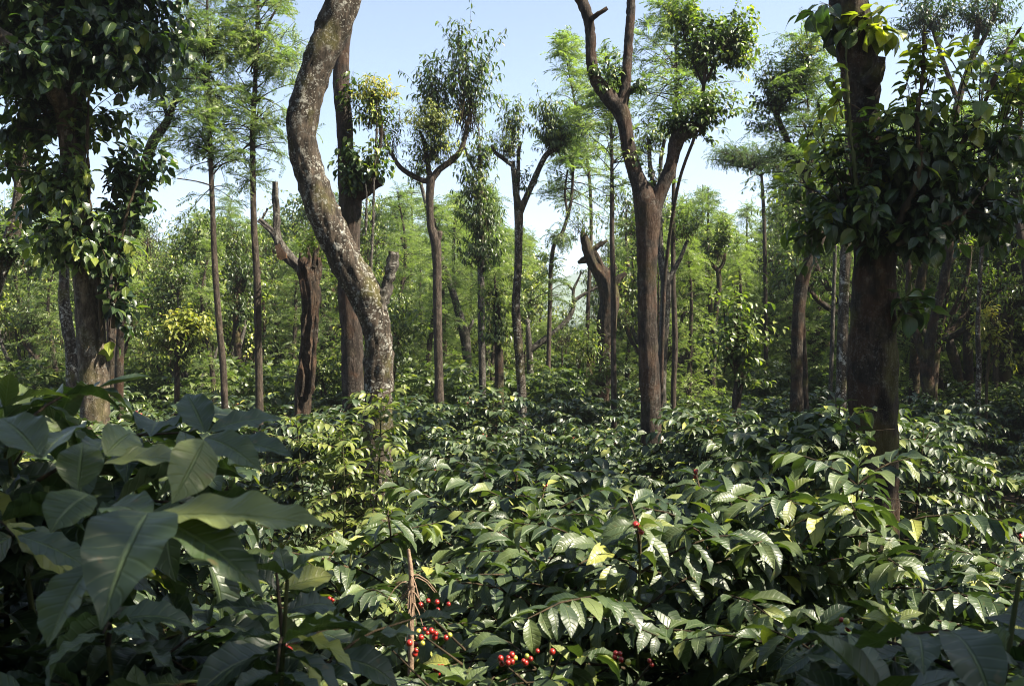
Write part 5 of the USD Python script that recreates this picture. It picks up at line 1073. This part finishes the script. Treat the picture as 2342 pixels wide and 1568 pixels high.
def near_bush(name, label, x, y, H, R, seed, leaf=.14, stems=3, tone=.42, fine=False, heroes=(), clusters=14, cat='coffee bush', phrase=None, look='coffee_leaf', keep=None, each=False, **kw):
    rng = np.random.default_rng(seed)
    z = float(ground_z(np.array([x]), np.array([y]))[0])
    t = Thing(name, [x, y, z], label, cat)
    kw.setdefault('node', .041 if not fine else .055)
    kw.setdefault('step', 0.074 if not fine else .075)
    L, S, B, C = coffee_bush(rng, H, R, stems, leaf, tone=tone, **kw)
    arr = L.get()
    arr[0] = arr[0] + t.o
    u, v, d = project(arr[0] + arr[1] * arr[3][:, None])
    u2, v2, d2 = project(arr[0])
    ok = (np.minimum(d, d2) > (.62 if fine else .3)) | (np.minimum(d, d2) < -.3)
    if keep:
        ok &= keep(u, v, d) & keep(u2, v2, d2)
    for (cu, cv, cd) in SHOWN_CHERRIES:
        ok &= (np.hypot((u + u2) / 2 - cu, (v + v2) / 2 - cv) > 26) | (d > cd + .03) | (d < .1)
    arr = [a[ok] for a in arr]
    for s in S:
        q = s.copy(); q[:, :3] += t.o
        t.part('stem', tube(q, 8, .1, seed, .08), 'green_stem')
    t.part('branches', twigs(np.array(B) + t.o, .0042, .0016, 4), 'twig_bark', kind='stuff')
    for hk, (b, tip, wide, up) in enumerate(heroes):
        pb, pt = P(*b), P(*tip)
        ax = pt - pb; ln = np.linalg.norm(ax)
        sh = leaf_shape(26, 8, wide / ln / 2, (.45, .34, .45)[min(hk, 2)], (.22, .55)[hk] if hk < 2 else rng.uniform(.3, .9), rng.uniform(.15, .35), .03, 3.5, rng.uniform(0, 6), 1.0, .010, rng.uniform(-.2, .2))
        Rm = frames(ax[None], np.array([up], float))[0]
        t.part('leaf', {'v': (sh['v'] @ Rm.T) * ln * 1.02 + pb, 'n': sh['n'] @ Rm.T, 'f': sh['f'], 'uv': sh['uv'], 's': np.full(len(sh['v']), (.86, .5, .6, .85, .85, .8)[hk] if hk < 6 else rng.uniform(.4, .6))}, look)  # higher tone on some of these leaves paints sunlight into their colour
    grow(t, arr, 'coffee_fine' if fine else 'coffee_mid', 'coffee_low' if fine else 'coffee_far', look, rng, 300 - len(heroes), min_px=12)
    if clusters:
        berries(t, [(p + t.o, q) for p, q in C], rng, clusters, each)
    if each == 'shown':
        ln = []
        for c in SHOWN_CHERRIES:
            p = P(*c); back = p + np.array([(x - p[0]) * .12, .12, -.10 + rng.uniform(-.05, .02)]); q = np.linspace(0, 1, 5)[:, None]
            side = np.array([rng.uniform(.03, .06) * rng.choice([-1, 1]), -.01, rng.uniform(-.01, .02)])
            ln.append((p + side) * (1 - q) + back * q)
            for k in range(int(rng.integers(5, 10))):
                f = rng.random()
                o = norm(rng.normal(0, 1, 3)) * rng.uniform(.008, .016)
                t.part('cherry', ball(p + side * (f * 1.6 - .6) + o, .0057 * rng.uniform(.75, 1.15), 10, 7), 'ripe_cherry' if rng.random() < .8 else 'unripe_cherry')
        t.part('fruiting_twigs', twigs(np.array(ln), .0018, .003, 5), 'twig_bark', kind='stuff')
    if phrase:
        LANDMARKS.append((phrase, x, y))
    return t


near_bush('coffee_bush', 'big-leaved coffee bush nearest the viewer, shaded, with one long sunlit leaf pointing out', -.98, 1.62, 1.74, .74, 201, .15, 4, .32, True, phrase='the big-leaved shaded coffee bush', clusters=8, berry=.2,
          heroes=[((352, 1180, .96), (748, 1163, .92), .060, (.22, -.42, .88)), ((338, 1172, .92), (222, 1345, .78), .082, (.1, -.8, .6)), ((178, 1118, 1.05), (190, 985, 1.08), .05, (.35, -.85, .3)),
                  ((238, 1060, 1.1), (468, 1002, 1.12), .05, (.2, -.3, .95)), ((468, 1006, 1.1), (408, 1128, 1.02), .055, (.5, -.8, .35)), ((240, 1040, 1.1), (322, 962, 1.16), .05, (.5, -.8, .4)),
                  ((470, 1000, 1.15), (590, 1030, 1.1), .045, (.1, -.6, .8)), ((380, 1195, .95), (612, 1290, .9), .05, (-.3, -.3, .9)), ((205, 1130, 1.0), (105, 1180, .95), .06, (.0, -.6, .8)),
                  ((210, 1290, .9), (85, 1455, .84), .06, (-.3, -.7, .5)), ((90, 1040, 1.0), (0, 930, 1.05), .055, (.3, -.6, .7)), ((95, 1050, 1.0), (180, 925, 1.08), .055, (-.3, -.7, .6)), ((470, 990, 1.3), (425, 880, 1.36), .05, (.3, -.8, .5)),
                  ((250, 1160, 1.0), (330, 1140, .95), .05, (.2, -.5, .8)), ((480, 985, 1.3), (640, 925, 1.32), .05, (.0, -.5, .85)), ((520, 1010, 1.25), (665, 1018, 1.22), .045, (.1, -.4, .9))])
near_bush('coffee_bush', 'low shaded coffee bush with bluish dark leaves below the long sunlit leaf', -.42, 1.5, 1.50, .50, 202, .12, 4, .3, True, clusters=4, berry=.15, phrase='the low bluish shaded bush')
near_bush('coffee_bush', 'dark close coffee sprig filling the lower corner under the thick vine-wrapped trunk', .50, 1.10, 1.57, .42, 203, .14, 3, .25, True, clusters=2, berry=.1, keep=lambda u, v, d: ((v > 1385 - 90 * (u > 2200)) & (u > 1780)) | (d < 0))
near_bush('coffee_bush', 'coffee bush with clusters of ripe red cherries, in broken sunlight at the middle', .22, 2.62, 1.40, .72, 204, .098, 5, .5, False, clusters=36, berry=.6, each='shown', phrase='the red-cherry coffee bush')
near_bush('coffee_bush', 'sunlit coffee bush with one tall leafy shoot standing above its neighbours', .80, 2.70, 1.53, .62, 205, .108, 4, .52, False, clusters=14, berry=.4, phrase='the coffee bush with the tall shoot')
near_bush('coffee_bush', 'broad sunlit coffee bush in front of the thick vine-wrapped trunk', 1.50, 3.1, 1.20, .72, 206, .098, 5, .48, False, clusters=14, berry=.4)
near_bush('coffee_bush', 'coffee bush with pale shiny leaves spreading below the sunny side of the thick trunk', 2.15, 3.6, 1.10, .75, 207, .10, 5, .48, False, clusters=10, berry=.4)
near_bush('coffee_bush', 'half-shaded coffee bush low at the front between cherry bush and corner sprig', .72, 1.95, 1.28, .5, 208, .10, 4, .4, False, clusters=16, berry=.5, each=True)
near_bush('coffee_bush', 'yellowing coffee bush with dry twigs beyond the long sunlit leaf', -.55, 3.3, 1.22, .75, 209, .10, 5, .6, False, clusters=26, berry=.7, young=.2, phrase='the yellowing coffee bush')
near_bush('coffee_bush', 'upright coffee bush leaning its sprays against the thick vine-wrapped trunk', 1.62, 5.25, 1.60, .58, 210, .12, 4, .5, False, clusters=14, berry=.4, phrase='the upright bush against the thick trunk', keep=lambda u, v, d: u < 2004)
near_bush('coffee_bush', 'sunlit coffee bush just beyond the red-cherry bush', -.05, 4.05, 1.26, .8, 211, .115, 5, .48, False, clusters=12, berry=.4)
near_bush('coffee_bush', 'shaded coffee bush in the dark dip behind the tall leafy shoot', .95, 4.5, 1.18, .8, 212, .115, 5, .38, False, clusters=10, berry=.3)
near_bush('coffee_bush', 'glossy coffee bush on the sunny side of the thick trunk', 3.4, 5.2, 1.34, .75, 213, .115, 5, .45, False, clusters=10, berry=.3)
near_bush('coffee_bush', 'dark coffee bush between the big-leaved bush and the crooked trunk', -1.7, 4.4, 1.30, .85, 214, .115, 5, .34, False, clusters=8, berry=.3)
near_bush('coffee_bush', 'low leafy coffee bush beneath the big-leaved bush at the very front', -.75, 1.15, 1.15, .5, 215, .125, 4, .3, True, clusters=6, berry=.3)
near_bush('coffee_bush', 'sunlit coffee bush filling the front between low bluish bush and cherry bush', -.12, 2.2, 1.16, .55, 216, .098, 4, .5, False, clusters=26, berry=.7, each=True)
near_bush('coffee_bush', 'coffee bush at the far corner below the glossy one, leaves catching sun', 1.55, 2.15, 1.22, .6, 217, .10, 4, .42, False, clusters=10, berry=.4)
near_bush('climbing_shrub', 'light green small-leaved shrub climbing around the foot of the crooked trunk', -1.2, 6.85, 1.64, .46, 218, .085, 4, .68, False, clusters=0, cat='shrub', look='weed_leaf', spread=.5, phrase='the light green shrub')

# dry stick with withered tassels
t = Thing('dry_stick', [*P(938, 1500, 2.35)[:2], 0.0], 'pinkish dry stick with withered tassels standing among red cherries', 'dry stick')
_a, _b = P(940, 1420, 2.35), P(934, 1255, 2.35)
t.part('stick', tube(np.array([[_a[0], _a[1], .02, .008], [*_a, .007], [*((_a + _b) / 2 + [.006, 0, 0]), .007], [*_b, .004]]), 8, .2, 2, .03), 'dry_stem')
_r = np.random.default_rng(4)
_l = []
for k in range(26):
    s = _a + (_b - _a) * _r.uniform(.15, .7)
    q = np.linspace(0, 1, 4)[:, None]
    dr = np.append(_r.normal(0, 1, 2), _r.uniform(-.2, .5)); dr /= np.linalg.norm(dr)
    _l.append(s + dr * q * _r.uniform(.03, .07) - ZUP * q ** 2 * .06)
t.part('withered_tassels', twigs(np.array(_l), .0022, .001), 'dry_stem', kind='stuff')

# ------------------------------------------------------------------ coffee: the field beyond, copies of a few bushes
FIELD = []
rng = np.random.default_rng(55)
NEAR_XY = [(-.98, 1.62), (-.42, 1.5), (.62, 1.06), (.22, 2.62), (.8, 2.7), (1.5, 3.1), (2.15, 3.6), (.72, 1.95), (-.55, 3.3), (1.62, 5.25), (2.4, 4.9, 1.45), (-.95, 7.0, 1.3), (-.05, 4.05), (.95, 4.5), (3.4, 5.2), (-1.7, 4.4), (-.12, 2.2), (1.55, 2.15), (-1.22, 6.9)]
for y in np.arange(3.4, 31, 1.25):
    for x in np.arange(-.62 * y - 2, .62 * y + 2, 1.35 if y < 14 else 1.7):
        px, py = x + rng.uniform(-.4, .4), y + rng.uniform(-.35, .35)
        if any(math.hypot(px - q[0], py - q[1]) < (q[2] if len(q) > 2 else 1.0) for q in NEAR_XY) or any(math.hypot(px - q[1], py - q[2]) < .45 for q in LANDMARKS):
            continue
        if (abs(px) < .45 * py * 1.35 or py < 14) and rng.random() > .1:
            FIELD.append((px, py))
FIELD = sorted(FIELD, key=lambda p: p[1])[:272]
for y in (-3.6, -2.4, -1.2, 0.0):  # unseen bushes added behind the viewer to block low sky
    for x in (-3.2, -2.0, -1.05, 1.15, 2.2, 3.6):
        if abs(x) > 1.1 or y < -.5:
            FIELD.append((x + rng.uniform(-.15, .15), y + rng.uniform(-.2, .2)))
FIELD += [(1.2, 8.65), (1.75, 8.5), (.75, 9.3), (-.95, 12.6), (-1.3, 10.6)]
FIELD_LABELS = labels_for('coffee bush', FIELD)
kinds = [dict(H=1.36, R=.85, stems=4, tone=.44), dict(H=1.28, R=.9, stems=4, tone=.38), dict(H=1.42, R=.8, stems=3, tone=.46), dict(H=1.22, R=.9, stems=4, tone=.5), dict(H=1.34, R=.88, stems=4, tone=.4)]
MID, FAR = [None] * 5, [None] * 5
for i, (x, y) in enumerate(FIELD):
    k = int(rng.integers(5)); far = y > 9
    z = float(ground_z(np.array([x]), np.array([y]))[0])
    pool = FAR if far else MID
    name = 'coffee_bush'
    if pool[k] is None:
        r2 = np.random.default_rng(400 + k + 10 * far)
        t = pool[k] = Thing(name, [x, y, z], FIELD_LABELS[i], 'coffee bush', 'coffee bushes of the plantation')
        L, S, B, C = coffee_bush(r2, leaf=.122, berry=.2, step=.075, node=.05, **kinds[k])
        arr = L.get(); arr[0] = arr[0] + t.o
        t.part('stems', join([tube(np.hstack([s[:, :3] + t.o, s[:, 3:]]), 6, .1, 1, .15) for s in S]), 'twig_bark', kind='stuff')
        t.part('branches', twigs(np.array(B) + t.o, .0042, .0016), 'twig_bark', kind='stuff')
        if far:
            t.part('foliage', scatter(arr, SHAPES['coffee_far'], r2), 'coffee_leaf_distant', kind='stuff')
        else:
            grow(t, arr, 'coffee_mid', 'coffee_far', 'coffee_leaf', r2, 40)
        berries(t, [(p + t.o, q) for p, q in C], r2, 10)
    else:
        dup(pool[k], name, (x, y, z), rng.uniform(0, 360), rng.uniform(.78, 1.12), FIELD_LABELS[i], 'coffee bush', 'coffee bushes of the plantation')

# ------------------------------------------------------------------ bright undergrowth between the far trunks
WEEDS = []
for u, d in ((1255, 16.5), (1225, 17.5), (150, 13), (560, 17), (900, 19), (960, 18), (1085, 17), (1040, 21), (330, 19), (380, 20), (470, 18), (640, 19), (1330, 20), (1600, 18), (1720, 15), (1790, 20), (60, 17), (2060, 18), (2140, 19), (700, 22), (1560, 22), (1120, 22), (1420, 19), (250, 21), (820, 22), (2300, 16), (1880, 20), (1000, 24), (1180, 24), (520, 24), (1660, 24), (2220, 21), (740, 18), (20, 21), (200, 24), (1300, 23)):
    p = P(u, 850, d); WEEDS.append((p[0], p[1]))
WL = labels_for('bright undergrowth shrub', WEEDS)
src = None
for i, (x, y) in enumerate(WEEDS):
    z = float(ground_z(np.array([x]), np.array([y]))[0])
    if src is None:
        r2 = np.random.default_rng(500)
        src = t = Thing('undergrowth_shrub', [x, y, z], WL[i], 'shrub', 'bright shrubs between the trunks')
        L, S, B, C = coffee_bush(r2, 1.9, .95, 5, .15, spread=.5, tone=.30, step=.11)
        arr = L.get(); arr[0] = arr[0] + t.o
        t.part('stems', join([tube(np.hstack([s[:, :3] + t.o, s[:, 3:]]), 6, .1, 1, .15) for s in S]), 'green_stem', kind='stuff')
        t.part('branches', twigs(np.array(B) + t.o, .004, .0015), 'green_stem', kind='stuff')
        t.part('foliage', scatter(arr, SHAPES['oval_far'], r2), 'weed_leaf', kind='stuff')
    else:
        dup(src, 'undergrowth_shrub', (x, y, z), rng.uniform(0, 360), rng.uniform(.75, 1.15), WL[i], 'shrub', 'bright shrubs between the trunks')
